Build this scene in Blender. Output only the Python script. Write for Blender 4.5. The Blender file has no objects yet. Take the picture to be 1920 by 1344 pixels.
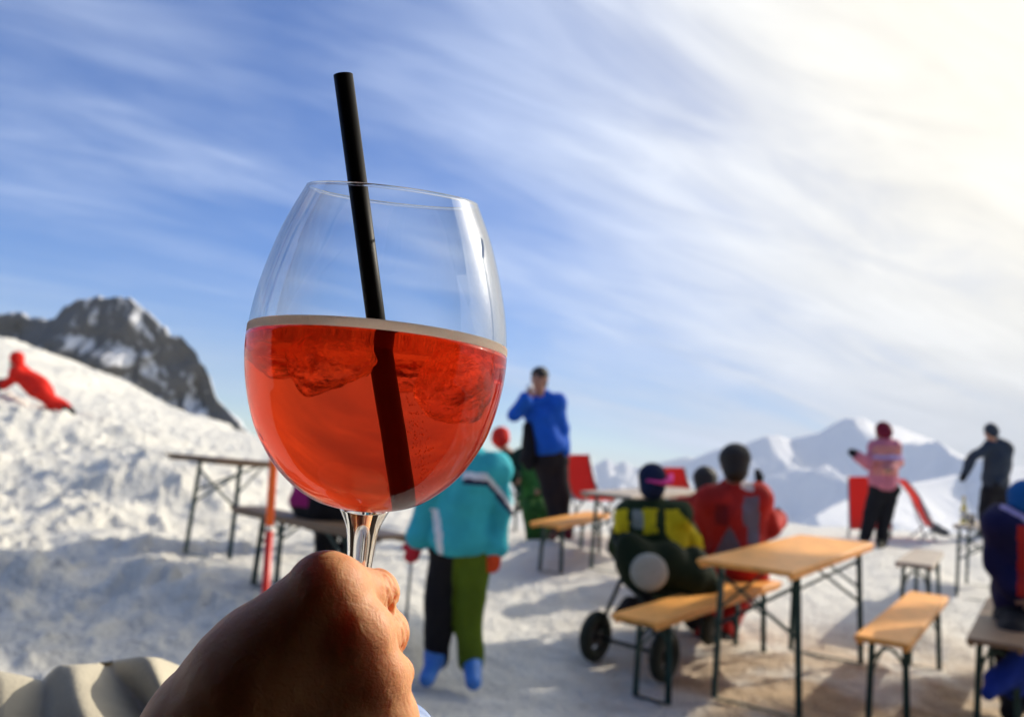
import bpy, math, random
import numpy as np
from mathutils import Vector, Matrix
random.seed(7); rng = np.random.default_rng(7)
scene = bpy.context.scene
C = scene.collection
R = math.radians

# ------------------------------------------------------------------ camera
F_PX = 1500.0
PITCH = math.atan(193/1500.0); ROLL = R(4.6)
cam_pos = np.array([0, 0, 1.2])
_f = np.array([0, math.cos(PITCH), math.sin(PITCH)])
_u0 = np.array([0, -math.sin(PITCH), math.cos(PITCH)])
_r0 = np.array([1.0, 0, 0])
_r = math.cos(ROLL)*_r0 + math.sin(ROLL)*_u0
_u = -math.sin(ROLL)*_r0 + math.cos(ROLL)*_u0
cd = bpy.data.cameras.new('camera'); cam = bpy.data.objects.new('camera', cd); C.objects.link(cam)
cam.matrix_world = Matrix(((_r[0], _u[0], -_f[0], cam_pos[0]), (_r[1], _u[1], -_f[1], cam_pos[1]),
                           (_r[2], _u[2], -_f[2], cam_pos[2]), (0, 0, 0, 1)))
cd.sensor_width = 36; cd.lens = 36*F_PX/1920
cd.clip_start = 0.02; cd.clip_end = 20000
cd.dof.use_dof = True; cd.dof.focus_distance = 0.295; cd.dof.aperture_fstop = 11.5
scene.camera = cam

def P(px, py, d):
    """a point seen at this pixel of the 1920 wide photograph, d metres deep"""
    return cam_pos + d*(_f + (px-960)/F_PX*_r - (py-672)/F_PX*_u)

# ------------------------------------------------------------------ sky, sun, exposure
SUN_AZ, SUN_EL = R(58), R(31)        # azimuth clockwise from +Y
sun_dir = np.array([math.sin(SUN_AZ)*math.cos(SUN_EL), math.cos(SUN_AZ)*math.cos(SUN_EL), math.sin(SUN_EL)])
world = bpy.data.worlds.new("World"); scene.world = world; world.use_nodes = True
nt = world.node_tree; nt.nodes.clear()
def N(t, **kw):
    n = nt.nodes.new(t)
    for k, v in kw.items(): setattr(n, k, v)
    return n
L_ = lambda a, b: nt.links.new(a, b)
def wmath(op, a, b=None, c=None, clamp=False):
    n = N('ShaderNodeMath', operation=op, use_clamp=clamp)
    for i, v in enumerate((a, b, c)):
        if v is None: continue
        if isinstance(v, (int, float)): n.inputs[i].default_value = v
        else: L_(v, n.inputs[i])
    return n.outputs[0]
out = N('ShaderNodeOutputWorld'); bg = N('ShaderNodeBackground'); L_(bg.outputs[0], out.inputs[0])
sky = N('ShaderNodeTexSky', sky_type='NISHITA'); sky.sun_disc = False
sky.sun_elevation = SUN_EL; sky.sun_rotation = SUN_AZ; sky.altitude = 2500; sky.air_density = 1.0; sky.dust_density = 0.3; sky.ozone_density = 2.5
tc = N('ShaderNodeTexCoord'); sep = N('ShaderNodeSeparateXYZ'); L_(tc.outputs['Generated'], sep.inputs[0])
zc = wmath('MAXIMUM', sep.outputs[2], 0.0); zc = wmath('ADD', zc, 0.22)
cx = wmath('DIVIDE', sep.outputs[0], zc); cy = wmath('DIVIDE', sep.outputs[1], zc)
comb = N('ShaderNodeCombineXYZ'); L_(cx, comb.inputs[0]); L_(cy, comb.inputs[1])
def cloudnoise(rot, scl, scale, detail, dist, loc=(0, 0, 0), rough=.55):
    m1 = N('ShaderNodeMapping'); m1.inputs['Rotation'].default_value = (0, 0, rot); L_(comb.outputs[0], m1.inputs[0])
    m2 = N('ShaderNodeMapping'); m2.inputs['Scale'].default_value = scl; m2.inputs['Location'].default_value = loc; L_(m1.outputs[0], m2.inputs[0])
    n = N('ShaderNodeTexNoise'); n.inputs['Scale'].default_value = scale; n.inputs['Detail'].default_value = detail
    n.inputs['Distortion'].default_value = dist; n.inputs['Roughness'].default_value = rough
    L_(m2.outputs[0], n.inputs['Vector']); return n.outputs[0]
c1 = cloudnoise(R(-33), (.40, 1.8, 1), 1.15, 5.5, .5, (3.1, .35, 0))
c2 = cloudnoise(R(-24), (.6, 1.8, 1), 3.0, 6, .8, (1, 5, 0), .55)
c3 = cloudnoise(R(30), (1, 1, 1), .55, 2, 0, (7, 2, 0))
# more cloud towards the sun
sv = N('ShaderNodeVectorMath', operation='DOT_PRODUCT'); L_(tc.outputs['Generated'], sv.inputs[0]); sv.inputs[1].default_value = tuple(sun_dir)
dotp = sv.outputs['Value']
cover = wmath('MULTIPLY', c1, .66); cover = wmath('ADD', cover, wmath('MULTIPLY', c2, .24)); cover = wmath('ADD', cover, wmath('MULTIPLY', c3, .22))
sunward = N('ShaderNodeMapRange'); sunward.inputs['From Min'].default_value = .40; sunward.inputs['From Max'].default_value = .92
sunward.inputs['To Min'].default_value = -.06; sunward.inputs['To Max'].default_value = .46; L_(dotp, sunward.inputs[0])
cover = wmath('ADD', cover, sunward.outputs[0])
ramp = N('ShaderNodeMapRange', interpolation_type='SMOOTHSTEP'); ramp.inputs['From Min'].default_value = .41; ramp.inputs['From Max'].default_value = .93
L_(cover, ramp.inputs[0])
# fewer clouds close to the horizon
cfac = ramp.outputs[0]
glow = N('ShaderNodeMapRange', interpolation_type='SMOOTHSTEP'); glow.inputs['From Min'].default_value = .55; glow.inputs['From Max'].default_value = 1.0
L_(dotp, glow.inputs[0])
ccol = N('ShaderNodeMix', data_type='RGBA'); L_(glow.outputs[0], ccol.inputs[0])
thick = wmath('MULTIPLY_ADD', c2, .55, .50); thick = wmath('MULTIPLY_ADD', c1, .5, thick)
ccol.inputs[6].default_value = (5.6, 6.4, 8.0, 1); ccol.inputs[7].default_value = (9.0, 8.4, 7.0, 1)
hs = N('ShaderNodeHueSaturation'); hs.inputs['Hue'].default_value = .513; hs.inputs['Saturation'].default_value = 1.55; hs.inputs['Value'].default_value = 1.2; L_(sky.outputs[0], hs.inputs['Color'])
mx = N('ShaderNodeMix', data_type='RGBA'); L_(cfac, mx.inputs[0]); L_(hs.outputs[0], mx.inputs[6]); cts = N('ShaderNodeVectorMath', operation='SCALE'); L_(ccol.outputs[2], cts.inputs[0]); L_(thick, cts.inputs['Scale']); L_(cts.outputs[0], mx.inputs[7])
aur = wmath('MULTIPLY', wmath('POWER', wmath('MAXIMUM', dotp, 0.0), 60.0), 55.0)      # circumsolar glow through the thin cloud
av = N('ShaderNodeVectorMath', operation='SCALE'); av.inputs[0].default_value = (1, .93, .80); L_(aur, av.inputs['Scale'])
aa = N('ShaderNodeVectorMath', operation='ADD'); L_(mx.outputs[2], aa.inputs[0]); L_(av.outputs[0], aa.inputs[1])
L_(aa.outputs[0], bg.inputs[0]); bg.inputs[1].default_value = 0.10

sl = bpy.data.lights.new('sun', 'SUN'); sl.energy = 3.9; sl.angle = R(0.6); sl.color = (1, .91, .77)
so = bpy.data.objects.new('sun', sl); C.objects.link(so)
so.rotation_euler = Vector(sun_dir).to_track_quat('Z', 'Y').to_euler(); so.location = (8, 5, 9)
scene.view_settings.view_transform = 'Standard'; scene.view_settings.look = 'None'
scene.view_settings.gamma = 1; scene.view_settings.exposure = 0.47
cy_ = scene.cycles
cy_.max_bounces = 12; cy_.transmission_bounces = 12; cy_.transparent_max_bounces = 24; cy_.volume_bounces = 0
cy_.diffuse_bounces = 4; cy_.glossy_bounces = 6; cy_.sample_clamp_indirect = 6; cy_.caustics_refractive = False
try: cy_.use_denoising = True; cy_.denoiser = 'OPENIMAGEDENOISE'
except Exception: pass

# ------------------------------------------------------------------ materials
MATS = {}
def mat(name, col, rough=.6, metal=0, noise=0, nscale=20, bump=0, bscale=60, coat=0, trans=0, ior=1.45, sss=0, sheen=0, spec=None):
    if name in MATS: return MATS[name]
    m = bpy.data.materials.new(name); m.use_nodes = True; t = m.node_tree; b = t.nodes['Principled BSDF']
    b.inputs['Base Color'].default_value = (*col, 1); b.inputs['Roughness'].default_value = rough; b.inputs['Metallic'].default_value = metal
    b.inputs['IOR'].default_value = ior; b.inputs['Transmission Weight'].default_value = trans; b.inputs['Coat Weight'].default_value = coat
    if spec is not None: b.inputs['Specular IOR Level'].default_value = spec
    if sheen: b.inputs['Sheen Weight'].default_value = sheen
    if sss:
        b.inputs['Subsurface Weight'].default_value = sss
    g = t.nodes.new('ShaderNodeTexCoord')
    if noise:
        n = t.nodes.new('ShaderNodeTexNoise'); n.inputs['Scale'].default_value = nscale; n.inputs['Detail'].default_value = 5
        t.links.new(g.outputs['Object'], n.inputs['Vector'])
        r = t.nodes.new('ShaderNodeMapRange'); r.inputs['From Min'].default_value = .3; r.inputs['From Max'].default_value = .7
        r.inputs['To Min'].default_value = 1-noise; r.inputs['To Max'].default_value = 1+noise; t.links.new(n.outputs[0], r.inputs[0])
        v = t.nodes.new('ShaderNodeVectorMath'); v.operation = 'SCALE'; v.inputs[0].default_value = col; t.links.new(r.outputs[0], v.inputs['Scale'])
        t.links.new(v.outputs[0], b.inputs['Base Color'])
    if bump:
        n = t.nodes.new('ShaderNodeTexNoise'); n.inputs['Scale'].default_value = bscale; n.inputs['Detail'].default_value = 6
        t.links.new(g.outputs['Object'], n.inputs['Vector'])
        bp = t.nodes.new('ShaderNodeBump'); bp.inputs['Strength'].default_value = bump; bp.inputs['Distance'].default_value = .02
        t.links.new(n.outputs[0], bp.inputs['Height']); t.links.new(bp.outputs[0], b.inputs['Normal'])
    MATS[name] = m; return m

def cloth(name, col, rough=.75): return mat(name, col, rough, noise=.12, nscale=9, bump=.3, bscale=25, spec=.15)

def wood_mat(name, ca, cb):
    m = bpy.data.materials.new(name); m.use_nodes = True; t = m.node_tree; b = t.nodes['Principled BSDF']
    g = t.nodes.new('ShaderNodeTexCoord'); mp = t.nodes.new('ShaderNodeMapping'); mp.inputs['Scale'].default_value = (1.5, 14, 14)
    n = t.nodes.new('ShaderNodeTexNoise'); n.inputs['Scale'].default_value = 3; n.inputs['Detail'].default_value = 8; n.inputs['Distortion'].default_value = .7
    r = t.nodes.new('ShaderNodeMix'); r.data_type = 'RGBA'; r.inputs[6].default_value = (*ca, 1); r.inputs[7].default_value = (*cb, 1)
    t.links.new(g.outputs['Object'], mp.inputs[0]); t.links.new(mp.outputs[0], n.inputs[0]); t.links.new(n.outputs[0], r.inputs[0])
    n3 = t.nodes.new('ShaderNodeTexNoise'); n3.inputs['Scale'].default_value = 5; n3.inputs['Detail'].default_value = 7; n3.inputs['Roughness'].default_value = .65; t.links.new(g.outputs['Object'], n3.inputs[0])
    r3 = t.nodes.new('ShaderNodeMapRange'); r3.inputs['From Min'].default_value = .3; r3.inputs['From Max'].default_value = .65; r3.inputs['To Min'].default_value = .68; r3.inputs['To Max'].default_value = 1.05; t.links.new(n3.outputs[0], r3.inputs[0])
    v3 = t.nodes.new('ShaderNodeVectorMath'); v3.operation = 'SCALE'; t.links.new(r.outputs[2], v3.inputs[0]); t.links.new(r3.outputs[0], v3.inputs['Scale'])
    t.links.new(v3.outputs[0], b.inputs['Base Color']); b.inputs['Roughness'].default_value = .5; b.inputs['Specular IOR Level'].default_value = .25; b.inputs['Coat Weight'].default_value = .03
    b.inputs['Coat Roughness'].default_value = .25
    MATS[name] = m; return m
wood = wood_mat('varnished_wood', (1.0, .48, .12), (.88, .36, .07))
oldwood = wood_mat('weathered_wood', (.30, .19, .11), (.20, .12, .07))
greywood = wood_mat('pale_wood', (.52, .43, .33), (.40, .33, .25))
steel = mat('green_enamel', (.010, .045, .040), .4, .2, noise=.2)
black = cloth('black_cloth', (.012, .011, .013))

# ------------------------------------------------------------------ noise (numpy)
def _hash(ix, iy, iz, seed):
    n = (ix*374761393 + iy*668265263 + iz*2147483647 + seed*144665) & 0xffffffff
    n = ((n ^ (n >> 13)) * 1274126177) & 0xffffffff
    n = ((n ^ (n >> 16)) * 2246822519) & 0xffffffff
    return ((n >> 8) & 0xffff)/65535.0
def vnoise(x, y, z=None, seed=0):
    x = np.asarray(x, float); y = np.asarray(y, float); z = np.zeros_like(x) if z is None else np.asarray(z, float)
    ix, iy, iz = [np.floor(a).astype(np.int64) for a in (x, y, z)]
    fx, fy, fz = x-ix, y-iy, z-iz
    fx, fy, fz = [f*f*(3-2*f) for f in (fx, fy, fz)]
    r = 0
    for dx in (0, 1):
        for dy in (0, 1):
            for dz in (0, 1):
                r = r + _hash(ix+dx, iy+dy, iz+dz, seed)*(fx if dx else 1-fx)*(fy if dy else 1-fy)*(fz if dz else 1-fz)
    return r*2-1
def fbm(x, y, z=None, oct=4, seed=0, gain=.5):
    r, a = 0, 1.0
    for o in range(oct):
        r = r + a*vnoise(x*2**o, y*2**o, None if z is None else z*2**o, seed+o*17); a *= gain
    return r

# ------------------------------------------------------------------ object helpers
def tag(o, label=None, cat=None, group=None, kind=None):
    if label: o['label'] = label
    if cat: o['category'] = cat
    if group: o['group'] = group
    if kind: o['kind'] = kind
    return o
def thing(name, label, cat, loc, group=None):
    o = bpy.data.objects.new(name, None); o.empty_display_size = .1; o.location = tuple(loc); C.objects.link(o)
    return tag(o, label, cat, group)
def root_loc(p):
    l = Vector((0, 0, 0))
    while p is not None: l += Vector(p.location); p = p.parent
    return np.array(l)
def obj(name, verts, faces, mats, parent=None, smooth=True, mi=None, loc=None):
    """verts in world coordinates"""
    v = np.asarray(verts, float)
    me = bpy.data.meshes.new(name)
    base = root_loc(parent) if parent is not None else (np.array(loc) if loc is not None else np.zeros(3))
    me.from_pydata((v-base).tolist(), [], [tuple(int(i) for i in f) for f in faces])
    if not isinstance(mats, (list, tuple)): mats = [mats]
    for m in mats: me.materials.append(m)
    if mi is not None: me.polygons.foreach_set('material_index', np.asarray(mi, dtype=np.int32))
    if smooth: me.polygons.foreach_set('use_smooth', [True]*len(me.polygons))
    me.update()
    o = bpy.data.objects.new(name, me); C.objects.link(o)
    if parent is not None: o.parent = parent
    elif loc is not None: o.location = tuple(loc)
    return o

class MB:
    def __init__(s): s.v = []; s.f = []
    def add(s, v, f):
        n = len(s.v); s.v += [tuple(p) for p in v]; s.f += [tuple(i+n for i in q) for q in f]; return s
    def box(s, c, ax, ay, az, hx, hy, hz, bev=0.0):
        c = np.array(c, float); ax, ay, az = [np.array(a, float) for a in (ax, ay, az)]
        if bev <= 0:
            v = [c+ax*hx*i+ay*hy*j+az*hz*k for k in (-1, 1) for j in (-1, 1) for i in (-1, 1)]
            return s.add(v, [(0, 2, 3, 1), (4, 5, 7, 6), (0, 1, 5, 4), (2, 6, 7, 3), (0, 4, 6, 2), (1, 3, 7, 5)])
        b = bev; rings = []
        for k, ins in ((-hz, b), (-hz+b, 0), (hz-b, 0), (hz, b)):
            X, Y = hx-ins, hy-ins
            ring = [(X-b, Y), (X, Y-b), (X, -Y+b), (X-b, -Y), (-X+b, -Y), (-X, -Y+b), (-X, Y-b), (-X+b, Y)]
            rings.append([c+ax*x+ay*y+az*k for x, y in ring])
        v = [p for r_ in rings for p in r_]; f = []
        for r_ in range(3):
            for i in range(8):
                j = (i+1) % 8; f.append((r_*8+i, r_*8+j, r_*8+8+j, r_*8+8+i))
        f.append(tuple(range(8))); f.append(tuple(reversed(range(24, 32))))
        return s.add(v, f)
    def bar(s, a, b, w, t, up=(0, 0, 1)):
        a = np.array(a, float); b = np.array(b, float); d = b-a; L = np.linalg.norm(d); d /= L
        y = np.cross(up, d); n = np.linalg.norm(y)
        y = np.array([1., 0, 0]) if n < 1e-6 else y/n
        z = np.cross(d, y); return s.box((a+b)/2, d, y, z, L/2, w/2, t/2)
    def tube(s, pts, r, n=10, cap=True):
        pts = [np.array(p, float) for p in pts]; rr = r if hasattr(r, '__len__') else [r]*len(pts)
        base = len(s.v); prev = None
        for i, p in enumerate(pts):
            d = pts[min(i+1, len(pts)-1)]-pts[max(i-1, 0)]; d /= np.linalg.norm(d)
            if prev is None:
                x = np.cross(d, (0, 0, 1)) if abs(d[2]) < .9 else np.cross(d, (1, 0, 0))
            else: x = prev-d*np.dot(prev, d)
            x /= np.linalg.norm(x); prev = x; y = np.cross(d, x)
            for k in range(n):
                a = 2*math.pi*k/n; s.v.append(tuple(p+rr[i]*(math.cos(a)*x+math.sin(a)*y)))
        for i in range(len(pts)-1):
            for k in range(n):
                j = (k+1) % n; s.f.append((base+i*n+k, base+i*n+j, base+(i+1)*n+j, base+(i+1)*n+k))
        if cap:
            s.f.append(tuple(base+k for k in reversed(range(n)))); s.f.append(tuple(base+(len(pts)-1)*n+k for k in range(n)))
        return s
    def lathe(s, c, axis, prof, n=64, closed=False):
        """prof: (radius, height) pairs"""
        c = np.array(c, float); a = np.array(axis, float); a /= np.linalg.norm(a)
        x = np.cross(a, (0, 1, 0)); x /= np.linalg.norm(x); y = np.cross(a, x); base = len(s.v)
        for r_, h in prof:
            for k in range(n):
                t = 2*math.pi*k/n; s.v.append(tuple(c+a*h+r_*(math.cos(t)*x+math.sin(t)*y)))
        m = len(prof)
        for i in range(m if closed else m-1):
            i2 = (i+1) % m
            for k in range(n):
                j = (k+1) % n; s.f.append((base+i*n+k, base+i*n+j, base+i2*n+j, base+i2*n+k))
        if not closed:
            if prof[0][0] > 1e-5: s.f.append(tuple(base+k for k in reversed(range(n))))
            if prof[-1][0] > 1e-5: s.f.append(tuple(base+(m-1)*n+k for k in range(n)))
        return s
    def build(s, name, m, parent=None, smooth=False, loc=None):
        return obj(name, s.v, s.f, m, parent, smooth, loc=loc)

# ---- signed distance modelling, meshed with surface nets
def surfnets(Fv, org, h):
    ins = Fv < 0
    nx, ny, nz = Fv.shape
    cnt = np.zeros((nx-1, ny-1, nz-1), int)
    for a in (0, 1):
        for b in (0, 1):
            for c in (0, 1): cnt += ins[a:nx-1+a, b:ny-1+b, c:nz-1+c]
    act = (cnt > 0) & (cnt < 8); ci = np.argwhere(act)
    idx = -np.ones(act.shape, int); idx[act] = np.arange(len(ci))
    acc = np.zeros((len(ci), 3)); num = np.zeros(len(ci))
    cor = [(a, b, c) for a in (0, 1) for b in (0, 1) for c in (0, 1)]
    for p in cor:
        for ax in range(3):
            if p[ax]: continue
            q = list(p); q[ax] = 1
            A = Fv[ci[:, 0]+p[0], ci[:, 1]+p[1], ci[:, 2]+p[2]]; B = Fv[ci[:, 0]+q[0], ci[:, 1]+q[1], ci[:, 2]+q[2]]
            m = (A < 0) != (B < 0); t = np.where(m, A/(A-B+1e-20), 0)
            pos = np.array(p, float)[None]+np.zeros((len(ci), 3)); pos[:, ax] += t
            acc += pos*m[:, None]; num += m
    V = (ci+acc/num[:, None])*h+org
    faces = []
    for ax in range(3):
        sl0 = [slice(None)]*3; sl1 = [slice(None)]*3; sl0[ax] = slice(0, -1); sl1[ax] = slice(1, None)
        A = ins[tuple(sl0)]; B = ins[tuple(sl1)]; e = np.argwhere(A != B)
        o1, o2 = (ax+1) % 3, (ax+2) % 3
        e = e[(e[:, o1] > 0) & (e[:, o2] > 0)]
        e = e[(e[:, o1] < Fv.shape[o1]-1) & (e[:, o2] < Fv.shape[o2]-1)]
        if not len(e): continue
        def cell(d1, d2):
            g = e.copy(); g[:, o1] += d1; g[:, o2] += d2; return idx[g[:, 0], g[:, 1], g[:, 2]]
        q = np.stack([cell(-1, -1), cell(0, -1), cell(0, 0), cell(-1, 0)], 1)
        fl = ~A[e[:, 0], e[:, 1], e[:, 2]]
        q[fl] = q[fl][:, ::-1]; faces.append(q)
    return V, np.concatenate(faces)

def sdf_eval(prims, X, k):
    """prims: ('c', a, b, ra, rb) tapered capsule; ('e', c, (rx,ry,rz)) ellipsoid in camera-aligned axes"""
    out_ = None
    for pr in prims:
        if pr[0] == 'c':
            a, b, ra, rb = np.array(pr[1]), np.array(pr[2]), pr[3], pr[4]
            ab = b-a; L2 = max(ab@ab, 1e-12); t = np.clip(((X-a)@ab)/L2, 0, 1)
            d = np.linalg.norm(X-a-t[..., None]*ab, axis=-1)-(ra+t*(rb-ra))
        else:
            c, rad = np.array(pr[1]), np.array(pr[2]); q = X-c
            if len(pr) > 3: q = q@np.array(pr[3]).T
            kk = np.linalg.norm(q/rad, axis=-1); d = (kk-1)*rad.min() if False else kk*(kk-1)/np.maximum(np.linalg.norm(q/rad**2, axis=-1), 1e-9)
        kx = pr[5] if pr[0] == 'c' and len(pr) > 5 else k
        if out_ is None: out_ = d
        else:
            hh = np.clip(.5+.5*(out_-d)/kx, 0, 1); out_ = out_*(1-hh)+d*hh-kx*hh*(1-hh)
    return out_
def sdf_mesh(prims, h, k, wrinkle=0, wscale=8, seed=0, carve=None):
    lo = np.full(3, 1e9); hi = -lo
    for pr in prims:
        if pr[0] == 'c':
            for p, r_ in ((pr[1], pr[3]), (pr[2], pr[4])): lo = np.minimum(lo, np.array(p)-r_); hi = np.maximum(hi, np.array(p)+r_)
        else:
            r_ = max(pr[2]); lo = np.minimum(lo, np.array(pr[1])-r_); hi = np.maximum(hi, np.array(pr[1])+r_)
    lo = lo-3*h-k*.3-abs(wrinkle); hi = hi+3*h+k*.3+abs(wrinkle)
    n = np.ceil((hi-lo)/h).astype(int)+1
    g = np.stack(np.meshgrid(*[lo[i]+h*np.arange(n[i]) for i in range(3)], indexing='ij'), -1)
    Fv = sdf_eval(prims, g, k)
    if carve:
        Fv = carve(Fv, g)
    if wrinkle:
        Fv = Fv-.45*wrinkle+wrinkle*fbm(g[..., 0]*wscale+seed, g[..., 1]*wscale, g[..., 2]*wscale*.8, 3, seed)
    return surfnets(Fv, lo, h)

# ------------------------------------------------------------------ ground control
GC = []       # x, y, z of known ground
def gc(p, w=1.0): GC.append((p[0], p[1], p[2], w))

# ------------------------------------------------------------------ beer tables and benches
def trestle(kind, A, B, W, H, label, wmat=wood, group=None, inset=.3, gcw=1.0):
    A = np.array(A); B = np.array(B); L = np.linalg.norm(B-A); u = (B-A)/L
    v = np.cross(u, (0, 0, 1)); v /= np.linalg.norm(v); w = np.cross(v, u)
    gc(A-w*H, gcw); gc(B-w*H, gcw)
    t = thing('beer_table' if kind == 'table' else 'beer_bench', label, kind, (A+B)/2-w*H, group)
    mid = (A+B)/2; th = .013
    tm = MB(); tm.box(mid-w*th, u, v, w, L/2, W/2, th, .004)
    # stiffening rails under the long edges and ends
    top = tm.build('tabletop' if kind == 'table' else 'seat', wmat, None)
    # orient the wood grain along the table: keep geometry, give it its own rotation
    top_m = top.data; M3 = Matrix((tuple(u), tuple(v), tuple(w))); rotm = M3.transposed().to_4x4()
    base = Vector((A+B)/2-w*H)
    top_m.transform(Matrix.Translation(-Vector(mid))); top_m.transform(rotm.inverted())
    top.parent = t; top.location = Vector(mid)-base; top.rotation_euler = rotm.to_euler()
    for sgn in (-1, 1):
        rl = MB(); rl.box(mid+v*sgn*(W/2-.018)-w*(2*th+.010), u, v, w, L/2-.03, .012, .010); rl.build('rail', wmat, t)
    for e, sg in ((A, 1), (B, -1)):
        o = e+u*sg*inset; topz = -(2*th+.022)
        hw = W/2-.045; sp = .022 if kind == 'table' else .012
        fr = MB(); fr.box(o+w*topz, v, u, w, W/2-.035, .02, .004)
        f = fr.build('leg_frame', steel, t)
        pts = []
        for s in (-1, 1):
            a = o+v*s*hw+w*(topz-.004); b = o+v*s*(hw+sp)-w*(H-.012)
            lg = MB(); lg.bar(a, b, .030, .004, up=tuple(u)); lg.bar(a-v*s*.014, b-v*s*.014, .004, .03, up=tuple(u)); lg.build('leg', steel, f)
            pts.append((a, b))
        fb = MB(); fb.bar(pts[0][1], pts[1][1], .028, .006, up=(0, 0, 1)); fb.build('foot_bar', steel, f)
        br = MB()
        (a0, b0), (a1, b1) = pts
        if kind == 'table':
            br.bar(a0*.93+b0*.07, a1*.55+b1*.45, .018, .004, up=tuple(u)); br.bar(a1*.93+b1*.07, a0*.55+b0*.45, .018, .004, up=tuple(u))
        else:
            prev = None
            for i in range(9):
                tt = i/8; q = a0*(1-tt)+a1*tt-w*(.03+.09*(2*tt-1)**2)
                if prev is not None: br.bar(prev, q, .016, .004, up=tuple(u))
                prev = q
        br.build('brace', steel, f)
        # diagonal stay towards the middle of the board
        st = MB(); reach = .40 if kind == 'table' else .28
        for s in (-1, 1):
            st.bar(o+v*s*(hw-.01)-w*(.27 if kind == 'table' else .2), o+u*sg*reach+v*s*.03-w*.05, .016, .005, up=tuple(v))
        st.bar(o+u*sg*reach-v*.06-w*.045, o+u*sg*reach+v*.06-w*.045, .03, .006)
        st.build('stay', steel, f)
    return t

GT = 'beer garden tables on the snow'; GB = 'beer garden benches on the snow'
trestle('table', P(1393, 1059, 4.08), P(1568, 1009, 5.62), .50, .77, 'orange varnished folding table nearest the camera with an empty sunlit top', wood, GT, .25, 2)
trestle('bench', P(1187, 1158, 4.2), P(1432, 1084, 5.75), .27, .48, 'orange folding bench left of the nearest table, where two people in yellow and red sit', wood, GB, .25, 2)
trestle('bench', P(1652, 1198, 3.95), P(1742, 1112, 5.7), .25, .48, 'empty orange folding bench right of the nearest table', wood, GB, .25, 2)
trestle('bench', P(1713, 1056, 6.3), P(1742, 1030, 8.1), .27, .48, 'pale grey wooden bench behind the empty orange bench, near the red lounger', greywood, GB, .25)
trestle('table', P(1838, 988, 8.2), P(1855, 978, 9.9), .50, .77, 'pale worn table carrying a bottle and glasses at the right', greywood, GT, .25)
trestle('bench', P(1866, 1203, 3.95), P(1890, 1124, 5.6), .25, .48, 'worn brown bench under the person in navy at the right edge', oldwood, GB, .25)
trestle('table', P(1135, 925, 7.1), P(1288, 915, 8.9), .50, .72, 'weathered thin topped table behind the person in the yellow jacket', greywood, GT, .25)
trestle('bench', P(1020, 981, 6.9), P(1122, 960, 8.5), .27, .45, 'orange bench in front of the man in the blue sweater', wood, GB, .25)
trestle('bench', P(905, 944, 9.0), P(1050, 946, 9.4), .24, .46, 'narrow pale bench right behind the legs of the man in blue', greywood, GB, .2)
trestle('table', P(880, 884, 10.2), P(982, 887, 10.6), .45, .74, 'small orange table partly hidden behind the turquoise jacket', wood, GT, .2)
trestle('table', P(356, 853, 6.0), P(712, 882, 7.8), .58, .77, 'brown tall legged table on the snow slope left of the orange pole', oldwood, GT, .28, 2)
trestle('bench', P(462, 948, 5.5), P(745, 1003, 4.55), .25, .48, 'brown bench behind the glass stem with a dark clothed person on it', oldwood, GB, .32, 2)

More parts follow.
